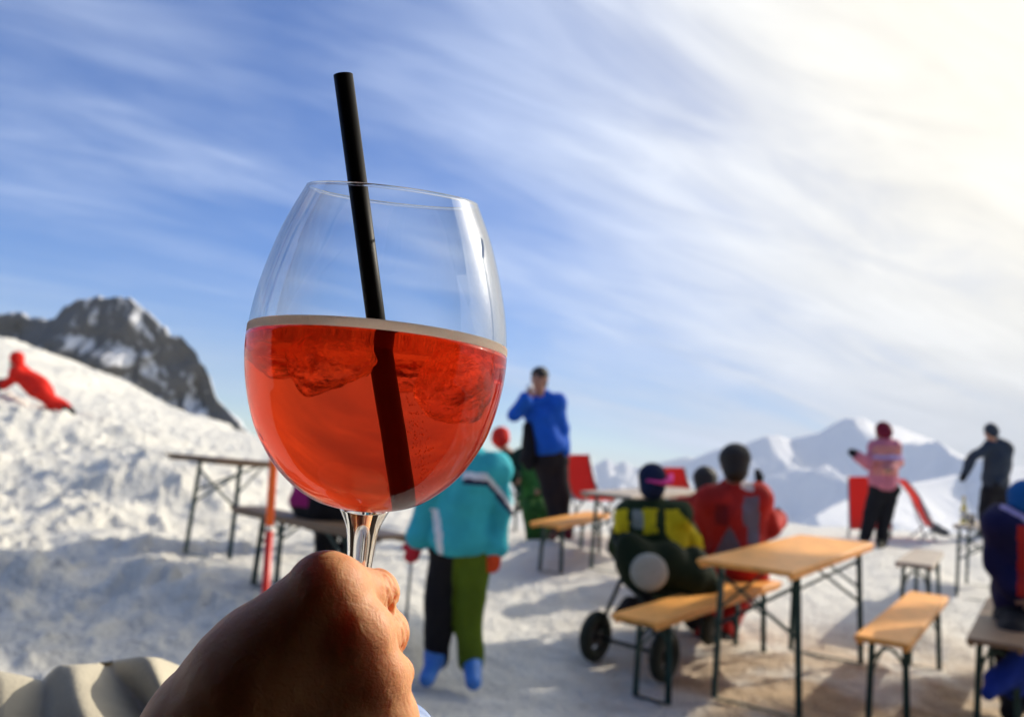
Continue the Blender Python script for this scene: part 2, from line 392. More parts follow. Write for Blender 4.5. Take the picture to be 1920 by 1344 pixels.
# ------------------------------------------------------------------ people
SKIN = mat('skin_far', (.42, .21, .13), .5, noise=.08)
EYE = mat('eye_dark', (.02, .015, .012), .2)
def person(label, d, J, s, clothes, group=None, foot=None, face=None, res=.017):
    """J joint -> (px, py, dd). s: body scale (1 = 1.75 m adult). clothes: list of (name, region, material(s), inflate, matfn)"""
    K = {k: P(v[0], v[1], d+(v[2] if len(v) > 2 else 0)) for k, v in J.items()}
    fp = foot if foot is not None else None
    low = min(K.values(), key=lambda q: q[2])
    base = np.array([K['pelvis'][0], K['pelvis'][1], (K[fp][2] if fp else low[2]-.05*s)])
    t = thing('person', label, 'person', base, group)
    c = lambda a, b, ra, rb, *k: ('c', K[a], K[b], ra*s, rb*s, *k)
    fdir = np.array(face if face is not None else (0, 1, 0), float); fdir /= np.linalg.norm(fdir)
    side = np.cross(fdir, (0, 0, 1)); side /= np.linalg.norm(side); hd = K['head']
    def torso(e=0):
        ch, pe = K['chest'], K['pelvis']
        return [('c', K['chest'], K['pelvis'], (.135+e)*s, (.135+e)*s), ('c', K['shL'], K['shR'], (.085+e)*s, (.085+e)*s),
                ('c', K['shL']*.75+ch*.25, pe*.8+K['hiL']*.2, (.09+e)*s, (.10+e)*s), ('c', K['shR']*.75+ch*.25, pe*.8+K['hiR']*.2, (.09+e)*s, (.10+e)*s)]
    def arm(S, e=0, e2=0):
        return [('c', K['sh'+S], K['el'+S], (.058+e)*s, (.045+e)*s), ('c', K['el'+S], K['ha'+S], (.045+e)*s, (.03+e+e2)*s)] if 'el'+S in K else []
    def leg(S, e=0, stop=1.0):
        r_ = []
        if 'kn'+S in K: r_.append(('c', K['hi'+S], K['kn'+S], (.092+e)*s, (.062+e)*s))
        if 'an'+S in K: r_.append(('c', K['kn'+S], K['kn'+S]*(1-stop)+K['an'+S]*stop, (.060+e)*s, (.050+e)*s))
        return r_
    hs_ = 1.0 if s > .86 else 1.12
    head = [('c', hd+np.array([0, 0, .035])*s*hs_, hd-np.array([0, 0, .045])*s*hs_+fdir*.018*s, .088*s*hs_, .066*s*hs_),
            ('c', hd+fdir*.08*s*hs_-np.array([0, 0, .0])*s, hd+fdir*.098*s*hs_-np.array([0, 0, .028])*s, .010*s, .014*s),
            ('c', hd+fdir*.062*s*hs_-np.array([0, 0, .085])*s, hd+fdir*.06*s-np.array([0, 0, .09])*s, .022*s, .02*s),
            ('c', hd+side*.088*s*hs_, hd+side*.09*s*hs_-np.array([0, 0, .03])*s, .014*s, .012*s),
            ('c', hd-side*.088*s*hs_, hd-side*.09*s*hs_-np.array([0, 0, .03])*s, .014*s, .012*s)]
    neck = [('c', hd-np.array([0, 0, .06])*s, K['chest']*.35+(K['shL']+K['shR'])*.325, .052*s, .07*s)]
    def hand(S, e=0):
        if 'ha'+S not in K: return []
        h0 = K['ha'+S]; dr = h0-K['el'+S]; dr /= np.linalg.norm(dr); sd = np.cross(dr, _f); sd /= np.linalg.norm(sd)
        pr = [('c', h0, h0+dr*.075*s, (.03+e)*s, (.032+e)*s)]
        for i, (o, l) in enumerate(((-.028, .065), (-.01, .078), (.01, .072), (.028, .055))):
            pr.append(('c', h0+dr*.08*s+sd*o*s, h0+dr*(.08+l)*s+sd*o*1.2*s+_f*.02*s, (.0105+e*.5)*s, (.0085+e*.5)*s, .012))
        pr.append(('c', h0+dr*.03*s-sd*.03*s, h0+dr*.09*s-sd*.062*s, (.013+e*.5)*s, (.010+e*.5)*s, .012))
        return pr
    foots = lambda S, e=0: [('c', K['an'+S], K['to'+S], (.045+e)*s, (.035+e)*s)] if 'to'+S in K else []
    body = head+neck+torso()+arm('L')+arm('R')+leg('L')+leg('R')+hand('L')+hand('R')+foots('L')+foots('R')
    V, Fc = sdf_mesh(body, res, .035*s)
    obj('body', V, Fc, SKIN, t)
    if face is not None:
        for sg in (-1, 1):
            m = MB(); cc = hd+fdir*.083*s*hs_+side*sg*.031*s*hs_+np.array([0, 0, .012])*s
            m.lathe(cc-np.array([0, 0, .011])*s, (0, 0, 1), [(.0001, 0), (.009*s, .004*s), (.012*s, .011*s), (.009*s, .018*s), (.0001, .022*s)], 12); m.build('eye', EYE, t, True)
    for spec in clothes:
        nm, reg, ms, e = spec[:4]; fn = spec[4] if len(spec) > 4 else None; pr = []
        kk = .022*s; wr = .017
        if reg == 'jacket':
            hem = K['hem'] if 'hem' in K else K['pelvis']
            pr = torso(e)+arm('L', e, .012)+arm('R', e, .012)+[('c', K['pelvis']*.5+K['chest']*.5, hem, (.15+e)*s, (.165+e)*s),
                 ('c', K['chest'], (K['shL']+K['shR'])/2+np.array([0, 0, .075])*s, (.08+e)*s, (.062+e)*s)]
            if 'hemL' in K: pr += [('c', K['chest'], K['hemL'], (.10+e)*s, (.10+e)*s), ('c', K['chest'], K['hemR'], (.10+e)*s, (.10+e)*s)]
        elif reg == 'trousers':
            pr = leg('L', e, 1.0)+leg('R', e, 1.0)+[('c', K['hiL'], K['hiR'], (.105+e)*s, (.105+e)*s), ('c', K['pelvis'], (K['hiL']+K['hiR'])/2, (.13+e)*s, (.11+e)*s)]
        elif reg == 'hair':
            pr = [('c', hd+np.array([0, 0, .045])*s*hs_-fdir*.012*s, hd-np.array([0, 0, .035])*s*hs_-fdir*.035*s, (.092+e)*s*hs_, (.07+e)*s*hs_)]; wr = .006
        elif reg == 'hat':
            pr = [('c', hd+np.array([0, 0, .055])*s*hs_, hd+np.array([0, 0, .015])*s*hs_-fdir*.012*s, (.092+e)*s*hs_, (.098+e)*s*hs_)]; wr = .004
        elif reg == 'helmet':
            pr = [('c', hd+np.array([0, 0, .045])*s*hs_-fdir*.01*s, hd-np.array([0, 0, .03])*s*hs_-fdir*.03*s, (.105+e)*s*hs_, (.095+e)*s*hs_)]; wr = 0
        elif reg == 'hood':
            pr = [('c', K['shL']*.5+K['shR']*.5+np.array([0, 0, .05])*s+fdir*-.09*s+side*.05*s, K['shL']*.5+K['shR']*.5+np.array([0, 0, .05])*s+fdir*-.09*s-side*.05*s, (.07+e)*s, (.07+e)*s)]
        elif reg in ('gloveL', 'gloveR'):
            pr = hand(reg[-1], e)+[('c', K['ha'+reg[-1]], K['ha'+reg[-1]]*.85+K['el'+reg[-1]]*.15, (.042+e)*s, (.045+e)*s)]; wr = .003
        elif reg in ('bootL', 'bootR'):
            S = reg[-1]; pr = foots(S, e)+[('c', K['an'+S], K['an'+S]*.86+K['kn'+S]*.14, (.055+e)*s, (.06+e)*s)]; wr = .002
        elif isinstance(reg, list):
            pr = [('c', K[a]*(1-ta)+K[b]*ta, K[a]*(1-tb)+K[b]*tb, ra*s, rb*s) for a, b, ta, tb, ra, rb in reg]
        if not pr: continue
        carve = None
        if reg == 'jacket' and 'clip' in K:
            cn = K['clip']-K['chest']; cn /= np.linalg.norm(cn); cp = K['clip']; skip = [K[q] for q in ('haL', 'haR', 'elL', 'elR') if q in K]
            def carve(Fv, g):
                h_ = (g-cp)@cn; far = np.linalg.norm(g-cp-h_[..., None]*cn, axis=-1)
                arms_ = sdf_eval(arm('L', e, .012)+arm('R', e, .012), g, .02)
                return np.minimum(np.maximum(Fv, h_), arms_)
        V, Fc = sdf_mesh(pr, res*.9, kk, wr, 7, len(nm)*3, carve)
        mi = None
        if fn is not None:
            cen = V[Fc].mean(1); rel = cen-cam_pos; dz = rel@_f
            px = 960+F_PX*(rel@_r)/dz; py = 672-F_PX*(rel@_u)/dz; mi = fn(px, py, dz, cen)
        o = obj(nm, V, Fc, ms, t, True, mi)
    return t, K

# man in blue, drinking
navyblue = cloth('blue_sweater', (.012, .10, .50)); drk = cloth('dark_trousers', (.018, .014, .016)); drkred = cloth('dark_red_boot', (.10, .012, .02))
hairm = mat('dark_hair', (.012, .009, .008), .6, noise=.3, bump=.5, bscale=120)
t, K = person('man in a blue sweater and black trousers standing and drinking with raised hand', 8.4, dict(
    head=(1011, 711), chest=(1018, 785), shL=(990, 757, .02), shR=(1043, 757, .02), elL=(964, 778, -.12), haL=(985, 748, -.16),
    elR=(1054, 805, .0), haR=(1058, 846, -.02), pelvis=(1031, 845), hem=(1033, 835), clip=(1035, 846), hiL=(1021, 862), hiR=(1045, 862), knL=(1034, 925), knR=(1052, 927, .03),
    anL=(1045, 990), anR=(1060, 992, .03), toL=(1036, 1004, -.14), toR=(1066, 1004, -.1)), 1.0,
    [('sweater', 'jacket', navyblue, .018), ('trousers', 'trousers', drk, .018), ('hair', 'hair', hairm, 0), ('boot', 'bootL', drkred, .012), ('boot', 'bootR', drkred, .012)],
    face=(-.5, -.85, 0))
gc(P(1050, 1014, 8.4))
m = MB(); gp = K['haL']+np.array([.02, 0, .09]); m.lathe(gp-np.array([0, 0, .03]), (0.2, 0, 1), [(.002, 0), (.028, .002), (.033, .09), (.031, .09), (.026, .006), (.001, .006)], 20)
tag(m.build('drinking_cup', mat('white_cup', (.75, .75, .72), .4), None, True, loc=gp), 'small pale cup held to the mouth of the man in blue', 'cup')
# black bag hanging at his side
V, Fc = sdf_mesh([('c', P(990, 800, 8.3), P(992, 850, 8.3), .055, .07), ('c', P(986, 860, 8.3), P(992, 872, 8.3), .06, .05)], .016, .03, .01)
tag(obj('shoulder_bag', V, Fc, black, None, True, loc=P(990, 870, 8.3)), 'black bag hanging at the left hip of the man in blue', 'bag')

# child in turquoise
teal = cloth('turquoise_jacket', (.045, .43, .50)); tealg = cloth('turquoise_green', (.05, .40, .36)); whitec = cloth('white_trim', (.75, .76, .78)); navyc = cloth('navy_trim', (.03, .03, .07))
olive = cloth('olive_trousers', (.09, .14, .010)); redg = cloth('red_glove', (.55, .03, .05)); bluep = mat('blue_boot_plastic', (.06, .22, .62), .35, noise=.1)
def tealfn(px, py, dz, cen):
    # shoulder stripe: white with navy edge running down the right sleeve
    l = py-(884+.10*(px-870)+np.maximum(px-915, 0)*1.15)
    mi = np.zeros(len(px), int)
    mi[(l > 0) & (l < 12) & (px > 868)] = 1; mi[(l >= 12) & (l < 24) & (px > 868)] = 2
    l2 = (px-806)-(py-940)*.15; mi[(l2 > 0) & (l2 < 14) & (py > 955) & (py < 1040) & (px < 830)] = 1
    return mi
def pantfn(px, py, dz, cen): return (px > 848).astype(int)
redo = cloth('orange_red_glove', (.65, .07, .02))
t, K = person('child in turquoise ski jacket with red gloves, black and olive trousers and blue ski boots', 4.15, dict(
    head=(884, 775), chest=(876, 905), shL=(834, 880), shR=(926, 880), elL=(802, 950), haL=(784, 1005, -.02), elR=(942, 958, -.02), haR=(930, 1022, -.05),
    pelvis=(868, 985), hem=(864, 998), hiL=(842, 1020), hiR=(886, 1020), knL=(824, 1130, -.03), knR=(880, 1130, -.03), anL=(815, 1238), anR=(885, 1236),
    hemL=(846, 1000), hemR=(898, 1000), clip=(870, 1028), toL=(800, 1272, -.15), toR=(888, 1278, -.16)), .85,
    [('jacket', 'jacket', [teal, whitec, navyc], .022, tealfn), ('trousers', 'trousers', [black, olive], .016, pantfn),
     ('glove', 'gloveL', redg, .012), ('glove', 'gloveR', redo, .012), ('helmet', 'helmet', mat('black_helmet', (.02, .02, .025), .3), 0),
     ('ski_boot', 'bootL', bluep, .012), ('ski_boot', 'bootR', bluep, .012)], face=(.2, -1, 0), res=.014)
gc(P(845, 1293, 4.15), 2)

# child in yellow and black seated, seen from behind
yel = cloth('yellow_panel', (.60, .46, .01)); dgreen = cloth('dark_green', (.020, .035, .012)); navyh = cloth('navy_hat', (.012, .018, .05)); greyp = cloth('grey_panel', (.25, .27, .24))
def yelfn(px, py, dz, cen):
    mi = np.zeros(len(px), int)
    mi[(py > 955) & (py < 998) & (px > 1151) & (px < 1178)] = 1
    mi[(py > 952) & (py < 1000) & (px > 1205) & (px < 1232)] = 1
    mi[(py > 956) & (py < 990) & (px > 1186) & (px < 1205)] = 2
    l = (py-960)-(px-1250)*1.15; mi[(px > 1248) & (py > 955) & (py < 1030) & (l < 42) & (l > -30)] = 1
    return mi
t, K = person('seated child in yellow and dark green jacket with navy hat, seen from behind', 5.35, dict(
    head=(1222, 905), chest=(1225, 985), shL=(1180, 968), shR=(1270, 968), elL=(1162, 1025, .08), haL=(1180, 1055, .3), elR=(1297, 1015, .08), haR=(1300, 1035, .35),
    pelvis=(1240, 1080, .0), hem=(1238, 1068), hiL=(1220, 1090, .05), hiR=(1265, 1088, .05), knL=(1225, 1090, .45), knR=(1290, 1085, .42), anL=(1240, 1165, .5), anR=(1300, 1160, .5),
    toL=(1238, 1178, .62), toR=(1300, 1172, .62)), .88,
    [('jacket', 'jacket', [dgreen, yel, greyp], .035, yelfn), ('trousers', 'trousers', black, .02), ('hat', 'helmet', navyh, .004),
     ('boot', 'bootL', black, .01), ('boot', 'bootR', black, .01)])
m = MB(); m.tube([P(1212, 900, 5.2), P(1240, 905, 5.2), P(1256, 902, 5.28), P(1258, 892, 5.38)], [.006, .012, .022, .02], 8)
m.build('goggles', cloth('pink_strap', (.75, .06, .30)), t, True)

# adult in red seated, from behind
redj = cloth('red_jacket', (.42, .022, .016)); redd = cloth('dark_red', (.20, .014, .014)); greyj = cloth('grey_patch', (.16, .14, .17)); 
def redfn(px, py, dz, cen):
    mi = np.zeros(len(px), int)
    mi[(px > 1393) & (px < 1424) & (py > 930) & (py < 985)] = 1
    mi[(px > 1388) & (px < 1412) & (py > 893+(px-1388)*.4) & (py < 915+(px-1388)*.3)] = 2  # white shoulder highlight painted into the jacket colour
    mi[(px > 1402) & (px < 1424) & (py > 988) & (py < 1020)] = 1
    l = abs(px-1368)-(py-985)*.55; mi[(py > 985) & (py < 1055) & (l < 0)] = 1
    mi[(px > 1340) & (px < 1365) & (py > 945) & (py < 985)] = 3
    return mi
t, K = person('adult in red ski suit with grey patches and dark hair, seated back to the camera', 5.75, dict(
    head=(1377, 872), chest=(1376, 965), shL=(1332, 940), shR=(1422, 936), elL=(1310, 1000, .08), haL=(1310, 1035, .3), elR=(1442, 990, .06), haR=(1455, 972, .28),
    pelvis=(1383, 1065), hem=(1382, 1050), hemL=(1350, 1050), hemR=(1415, 1045), hiL=(1362, 1080), hiR=(1405, 1078), knL=(1345, 1095, .4), knR=(1400, 1085, .42), anL=(1322, 1190, .1), anR=(1360, 1185, .12),
    toL=(1318, 1212, .0), toR=(1355, 1205, .02)), 1.0,
    [('jacket', 'jacket', [redj, greyj, cloth('highlight_patch', (.75, .62, .55)), redd], .025, redfn), ('trousers', 'trousers', redj, .03), ('hair', 'hair', hairm, .02),
     ('boot', 'bootL', black, .022), ('boot', 'bootR', black, .022), ('glove', 'gloveR', black, .02)])
# two people further left of him
t, K = person('person with dark curly hair in a deep red jacket seated behind the adult in red', 7.0, dict(
    head=(1322, 905), chest=(1310, 970), shL=(1278, 950), shR=(1342, 950), elL=(1262, 990, .1), haL=(1280, 1005, .25), elR=(1345, 990), haR=(1335, 1005, .2),
    pelvis=(1315, 1035), hem=(1315, 1030), hiL=(1302, 1045), hiR=(1330, 1045), knL=(1302, 1048, .4), knR=(1330, 1046, .4), anL=(1304, 1105, .4), anR=(1332, 1105, .4), toL=(1304, 1112, .52), toR=(1332, 1112, .52)), .92,
    [('jacket', 'jacket', redj, .02), ('trousers', 'trousers', drk, .02), ('hair', 'hair', hairm, .024), ('boot', 'bootL', black, .01), ('boot', 'bootR', black, .01)])
# person in pink
pinkj = cloth('pink_jacket', (.55, .17, .22)); pink2 = cloth('lilac_stripe', (.42, .34, .55)); ora = cloth('salmon_stripe', (.62, .27, .16)); burg = cloth('burgundy_hat', (.16, .012, .03))
def pinkfn(px, py, dz, cen):
    mi = np.zeros(len(px), int); q = (px > 1636)
    mi[q & (py > 853) & (py < 861)] = 1
    for y in (840, 848, 868, 878, 886): mi[q & (py > y-2) & (py < y+2.5)] = 2
    return mi
t, K = person('person in a striped pink jacket, black trousers and burgundy hat holding out a hand', 10.9, dict(
    head=(1656, 811), chest=(1659, 858), shL=(1644, 838), shR=(1675, 838), elL=(1627, 870, -.1), haL=(1608, 856, -.15), elR=(1681, 865), haR=(1668, 880, -.22),
    pelvis=(1657, 905), hem=(1656, 900), clip=(1655, 915), hiL=(1647, 918), hiR=(1669, 918), knL=(1632, 962), knR=(1661, 965), anL=(1623, 1002), anR=(1652, 1014), toL=(1616, 1008, -.1), toR=(1650, 1024, -.14)), .93,
    [('jacket', 'jacket', [pinkj, pink2, ora], .03, pinkfn), ('trousers', 'trousers', black, .028), ('hat', 'hat', burg, .02), ('glove', 'gloveL', black, .02),
     ('boot', 'bootL', black, .012), ('boot', 'bootR', mat('tan_boot', (.12, .10, .05), .7), .012)], face=(-.8, .2, 0))
gc(P(1645, 1024, 10.9))
# person in charcoal
char = cloth('charcoal_jacket', (.035, .045, .06))
t, K = person('person in hooded charcoal jacket standing at the far right, one arm bent down', 12.8, dict(
    head=(1858, 811), chest=(1871, 858), shL=(1857, 838), shR=(1886, 842), elL=(1822, 857, -.1), haL=(1811, 885, -.1), elR=(1885, 880), haR=(1872, 905, -.2),
    pelvis=(1866, 905), hem=(1867, 900), hiL=(1856, 920), hiR=(1876, 920), knL=(1848, 955), knR=(1872, 958), anL=(1843, 992), anR=(1868, 996), toL=(1838, 1000, -.1), toR=(1864, 1003, -.1)), 1.0,
    [('jacket', 'jacket', char, .025), ('trousers', 'trousers', black, .025), ('hat', 'hat', char, .01), ('hood', 'hood', char, .01), ('glove', 'gloveL', black, .012), ('glove', 'gloveR', black, .012),
     ('boot', 'bootL', black, .012), ('boot', 'bootR', black, .012)], face=(-1, -.1, 0))
gc(P(1858, 1004, 12.8))
# right edge person
navyj = cloth('navy_jacket', (.010, .010, .05)); royal = cloth('royal_blue', (.015, .04, .28))
def navyfn(px, py, dz, cen):
    mi = np.zeros(len(px), int); mi[(px > 1908) & (py > 985) & (py < 1120)] = 1
    mi[(abs(py-(948+(px-1880)*.55)) < 6) & (px > 1876)] = 2
    return mi
t, K = person('person in navy jacket with red sleeve and blue cap seated at the right edge', 4.7, dict(
    head=(1926, 948), chest=(1922, 1030), shL=(1882, 985), shR=(1975, 990), elL=(1875, 1060, .0), haL=(1905, 1100, -.1), elR=(1990, 1060), haR=(1960, 1100, -.1),
    pelvis=(1935, 1140, .1), hem=(1930, 1120, .05), hiL=(1912, 1160, .05), hiR=(1960, 1160, .05), knL=(1898, 1200, -.35), knR=(1960, 1200, -.35), anL=(1905, 1305, -.4), anR=(1960, 1310, -.4),
    toL=(1895, 1335, -.5), toR=(1955, 1335, -.5)), 1.0,
    [('jacket', 'jacket', [navyj, redj, pink2], .03, navyfn), ('trousers', 'trousers', black, .02), ('cap', 'hat', cloth('blue_cap', (.01, .10, .30)), .008),
     ('boot', 'bootL', black, .015), ('boot', 'bootR', black, .015)])
V, Fc = sdf_mesh([('c', P(1905, 1250, 4.1), P(1870, 1275, 4.1), .055, .05), ('c', P(1870, 1275, 4.1), P(1852, 1300, 4.05), .05, .035), ('c', P(1915, 1235, 4.1), P(1895, 1290, 4.15), .06, .05)], .014, .03, .012)
tag(obj('backpack', V, Fc, royal, None, True, loc=P(1880, 1310, 4.1)), 'royal blue bag leaning beside the bench at the lower right corner', 'bag')
# seated dark person behind the stem
mag = cloth('magenta_panel', (.30, .01, .12))
def magfn(px, py, dz, cen): return ((px < 578) & (py > 895) & (py < 950)).astype(int)
t, K = person('person in black with a magenta side panel seated on the brown bench behind the stem', 5.15, dict(
    head=(662, 780), chest=(625, 870), shL=(590, 840), shR=(672, 845), elL=(575, 900, .0), haL=(600, 940, .2), elR=(680, 905), haR=(660, 945, .2),
    pelvis=(612, 945), hem=(608, 945), hemL=(582, 935), hemR=(635, 948), hiL=(595, 958), hiR=(640, 965), knL=(612, 958, .42), knR=(664, 965, .4), anL=(612, 1050, .4), anR=(656, 1052, .4), toL=(615, 1062, .5), toR=(656, 1062, .5)), .95,
    [('jacket', 'jacket', [black, mag], .03, magfn), ('trousers', 'trousers', black, .02), ('hat', 'hat', black, .01), ('boot', 'bootL', black, .01), ('boot', 'bootR', black, .01)])
# red child on the slope
redr = cloth('bright_red_suit', (.68, .022, .012))
t, K = person('child in a bright red snowsuit crawling head first up the snow slope at the left', 12.0, dict(
    head=(30, 676), chest=(42, 703), shL=(32, 698, -.08), shR=(38, 694, .1), elL=(20, 714, -.12), haL=(6, 722, -.15), elR=(22, 712, .1), haR=(8, 716, .12),
    pelvis=(74, 728), hem=(70, 725), hiL=(80, 735, -.07), hiR=(80, 733, .07), knL=(100, 757, -.05), knR=(98, 752, .06), anL=(126, 766, -.05), anR=(122, 763, .07), toL=(136, 773, -.05), toR=(132, 771, .07)), .88,
    [('suit_top', 'jacket', redr, .02), ('suit_trousers', 'trousers', redr, .03), ('hood', 'helmet', redr, .01), ('boot', 'bootL', black, .02), ('boot', 'bootR', black, .02),
     ('mitten', 'gloveL', black, .02), ('mitten', 'gloveR', black, .02)], face=(-.6, -.5, -.5))
gc(P(130, 784, 12)); gc(P(10, 738, 12)); gc(P(75, 768, 12))
# person with red cap, behind the turquoise child
gjac = cloth('green_jacket', (.04, .16, .035)); dkg = cloth('bottle_green', (.010, .035, .025)); redc = cloth('red_cap', (.70, .03, .02))
def gfn(px, py, dz, cen): return (px < 978).astype(int)
t, K = person('person in green jacket and red cap seated at the table behind the turquoise child', 9.0, dict(
    head=(938, 824), chest=(975, 880), shL=(950, 860), shR=(1000, 868), elL=(955, 885, -.1), haL=(965, 895, -.2), elR=(1022, 898, -.05), haR=(1012, 915, -.2),
    pelvis=(1000, 925), hem=(1000, 920), hiL=(992, 935), hiR=(1010, 935), knL=(995, 958, -.3), knR=(1015, 958, -.3), anL=(1000, 1012, -.25), anR=(1022, 1012, -.25), toL=(995, 1022, -.35), toR=(1020, 1022, -.35)), .85,
    [('jacket', 'jacket', [gjac, dkg], .03, gfn), ('trousers', 'trousers', cloth('moss_trousers', (.03, .10, .02)), .03), ('cap', 'hat', redc, .012), ('boot', 'bootL', black, .01), ('boot', 'bootR', black, .01)])

# ------------------------------------------------------------------ ski poles standing in snow behind the red adult
for i, (px, py, pb) in enumerate(((1421, 880, 1095), (1426, 888, 1098))):
    a = P(px, py, 6.6+i*.05); b = P(px-3, pb, 6.6+i*.05)
    t = thing('ski_pole', ['upright ski pole with black grip behind the right shoulder of the adult in red', 'shorter grip ski pole just right of the other behind the adult in red'][i], 'ski pole', b)
    m = MB(); m.tube([b, a], .008, 8); m.build('shaft', mat('grey_alu', (.3, .32, .33), .35, .8), t, True)
    m = MB(); m.tube([a*.86+b*.14, a*.95+b*.05, a], [.018, .024, .028], 10); m.build('grip', black, t, True)
    m = MB(); q = b*.93+a*.07; m.lathe(q, (0, 0, 1), [(.003, 0), (.045, .004), (.045, .008), (.003, .014)], 16); m.build('basket', black, t, True)

# grey pole by the turquoise child's hand
a = P(772, 1040, 4.3); b = P(755, 1160, 4.3); b2 = P(752, 1262, 4.32)
t = thing('ski_pole', 'thin grey ski pole hanging under the left red glove', 'ski pole', b2)
m = MB(); m.tube([b2, P(776, 1000, 4.25)], .009, 8); m.build('shaft', MATS['grey_alu'], t, True)
m = MB(); m.tube([P(774, 1015, 4.24), P(779, 985, 4.24)], .018, 10); m.build('grip', black, t, True)
m = MB(); m.lathe(b2+np.array([0, 0, .07]), (0, 0, 1), [(.003, 0), (.045, .004), (.045, .008), (.003, .014)], 16); m.build('basket', black, t, True)

# ------------------------------------------------------------------ marker pole
t = thing('marker_pole', 'orange and red snow marker pole with a white ring, left of the glass', 'pole', P(480, 1400, 3.0))
a, b, c, d_ = P(517, 800, 3.0), P(505.5, 984, 3.0), P(505, 994, 3.0), P(478, 1420, 3.0)
gc(P(480, 1390, 3.0))
m = MB(); m.tube([b, a, a+(a-b)*.02], [.0150, .0150, .008], 20); m.build('upper_tube', mat('orange_plastic', (.85, .13, .01), .35, noise=.06), t, True)
m = MB(); m.tube([c, b], .0138, 20); m.build('ring', mat('white_plastic', (.75, .75, .72), .4), t, True)
m = MB(); m.tube([d_, c], .0145, 20); m.build('lower_tube', mat('red_plastic', (.68, .03, .015), .35, noise=.06), t, True)

# ------------------------------------------------------------------ red loungers (sling chairs)
slingm = mat('red_sling', (.72, .045, .02), .55, noise=.08, bump=.1)
_t = slingm.node_tree; _tl = _t.nodes.new('ShaderNodeBsdfTranslucent'); _tl.inputs[0].default_value = (.85, .09, .035, 1); _m = _t.nodes.new('ShaderNodeMixShader'); _m.inputs[0].default_value = .5
_t.links.new(_t.nodes['Principled BSDF'].outputs[0], _m.inputs[1]); _t.links.new(_tl.outputs[0], _m.inputs[2]); _t.links.new(_m.outputs[0], _t.nodes['Material Output'].inputs[0])
frm = mat('grey_frame', (.25, .26, .27), .4, .7)
def lounger(label, spine, wdir, W, gz):
    pts = [np.array(p) for p in spine]; wd = np.array(wdir, float); wd /= np.linalg.norm(wd)
    # smooth the spine
    q = []
    for i in range(len(pts)-1):
        p0, p1, p2, p3 = pts[max(i-1, 0)], pts[i], pts[i+1], pts[min(i+2, len(pts)-1)]
        for k in range(6):
            t_ = k/6; q.append(.5*((2*p1)+(-p0+p2)*t_+(2*p0-5*p1+4*p2-p3)*t_**2+(-p0+3*p1-3*p2+p3)*t_**3))
    q.append(pts[-1]); v = []; f = []; n = len(q); th = .002
    for i, p in enumerate(q):
        d = q[min(i+1, n-1)]-q[max(i-1, 0)]; nn = np.cross(d, wd); nn /= np.linalg.norm(nn)
        v += [p-wd*W/2+nn*th, p+wd*W/2+nn*th, p+wd*W/2-nn*th, p-wd*W/2-nn*th]
    for i in range(n-1):
        for k in range(4): f.append((i*4+k, i*4+(k+1) % 4, i*4+4+(k+1) % 4, i*4+4+k))
    f += [(3, 2, 1, 0), tuple((n-1)*4+k for k in range(4))]
    base = np.array([*(sum(pts)/len(pts))[:2], gz])
    t = thing('sun_lounger', label, 'lounger', base, 'red sling loungers on the terrace')
    obj('sling', v, f, slingm, t, False)
    for s in (-1, 1):
        m = MB(); m.tube([p+wd*s*(W/2+.012) for p in q], .013, 8); fo = m.build('side_frame', frm, t, True)
        hi = q[int(n*.3)]+wd*s*(W/2+.012); lo = q[int(n*.75)]+wd*s*(W/2+.012)
        for src, dst in ((hi, lo), (lo, hi)):
            foot = np.array([dst[0], dst[1], gz+.0])
            mm = MB(); mm.tube([src, foot], .012, 8); mm.build('leg', frm, fo, True)
    gc((base[0], base[1], gz)); return t
# 1: back seen behind the man in blue
def gz_at(px, py, d): return P(px, py, d)[2]
lounger('red lounger with raised back just right of the man in blue', [P(1080, 852, 9.7), P(1088, 895, 9.5), P(1100, 930, 9.3), P(1122, 938, 9.0), P(1130, 930, 8.7)], _r, .30, gz_at(1100, 990, 9.3))
lounger('red lounger whose curved top shows behind the navy hat of the seated child', [P(1258, 876, 9.6), P(1266, 905, 9.5), P(1280, 935, 9.3), P(1300, 950, 9.0)], _r, .30, gz_at(1275, 1000, 9.3))
lounger('wide red lounger back standing behind the legs of the person in pink', [P(1628, 893, 12.3), P(1630, 940, 12.1), P(1632, 980, 11.9), P(1634, 992, 11.7)], _r, .60, gz_at(1630, 1008, 12.1))
lounger('red lounger seen side on with a black item at its foot', [P(1690, 898, 12.0), P(1712, 925, 12.0), P(1728, 955, 12.0), P(1745, 985, 12.0), P(1775, 1004, 12.0)], _r*.25+np.array([0, 1, 0]), .55, gz_at(1745, 1012, 12.0))
V, Fc = sdf_mesh([('c', P(1756, 992, 11.8), P(1772, 998, 11.8), .06, .05), ('c', P(1752, 985, 11.85), P(1758, 990, 11.8), .04, .04)], .015, .03, .01)
tag(obj('folded_jacket', V, Fc, black, None, True, loc=P(1762, 1004, 11.8)), 'small black bundle at the foot of the side on red lounger', 'jacket')

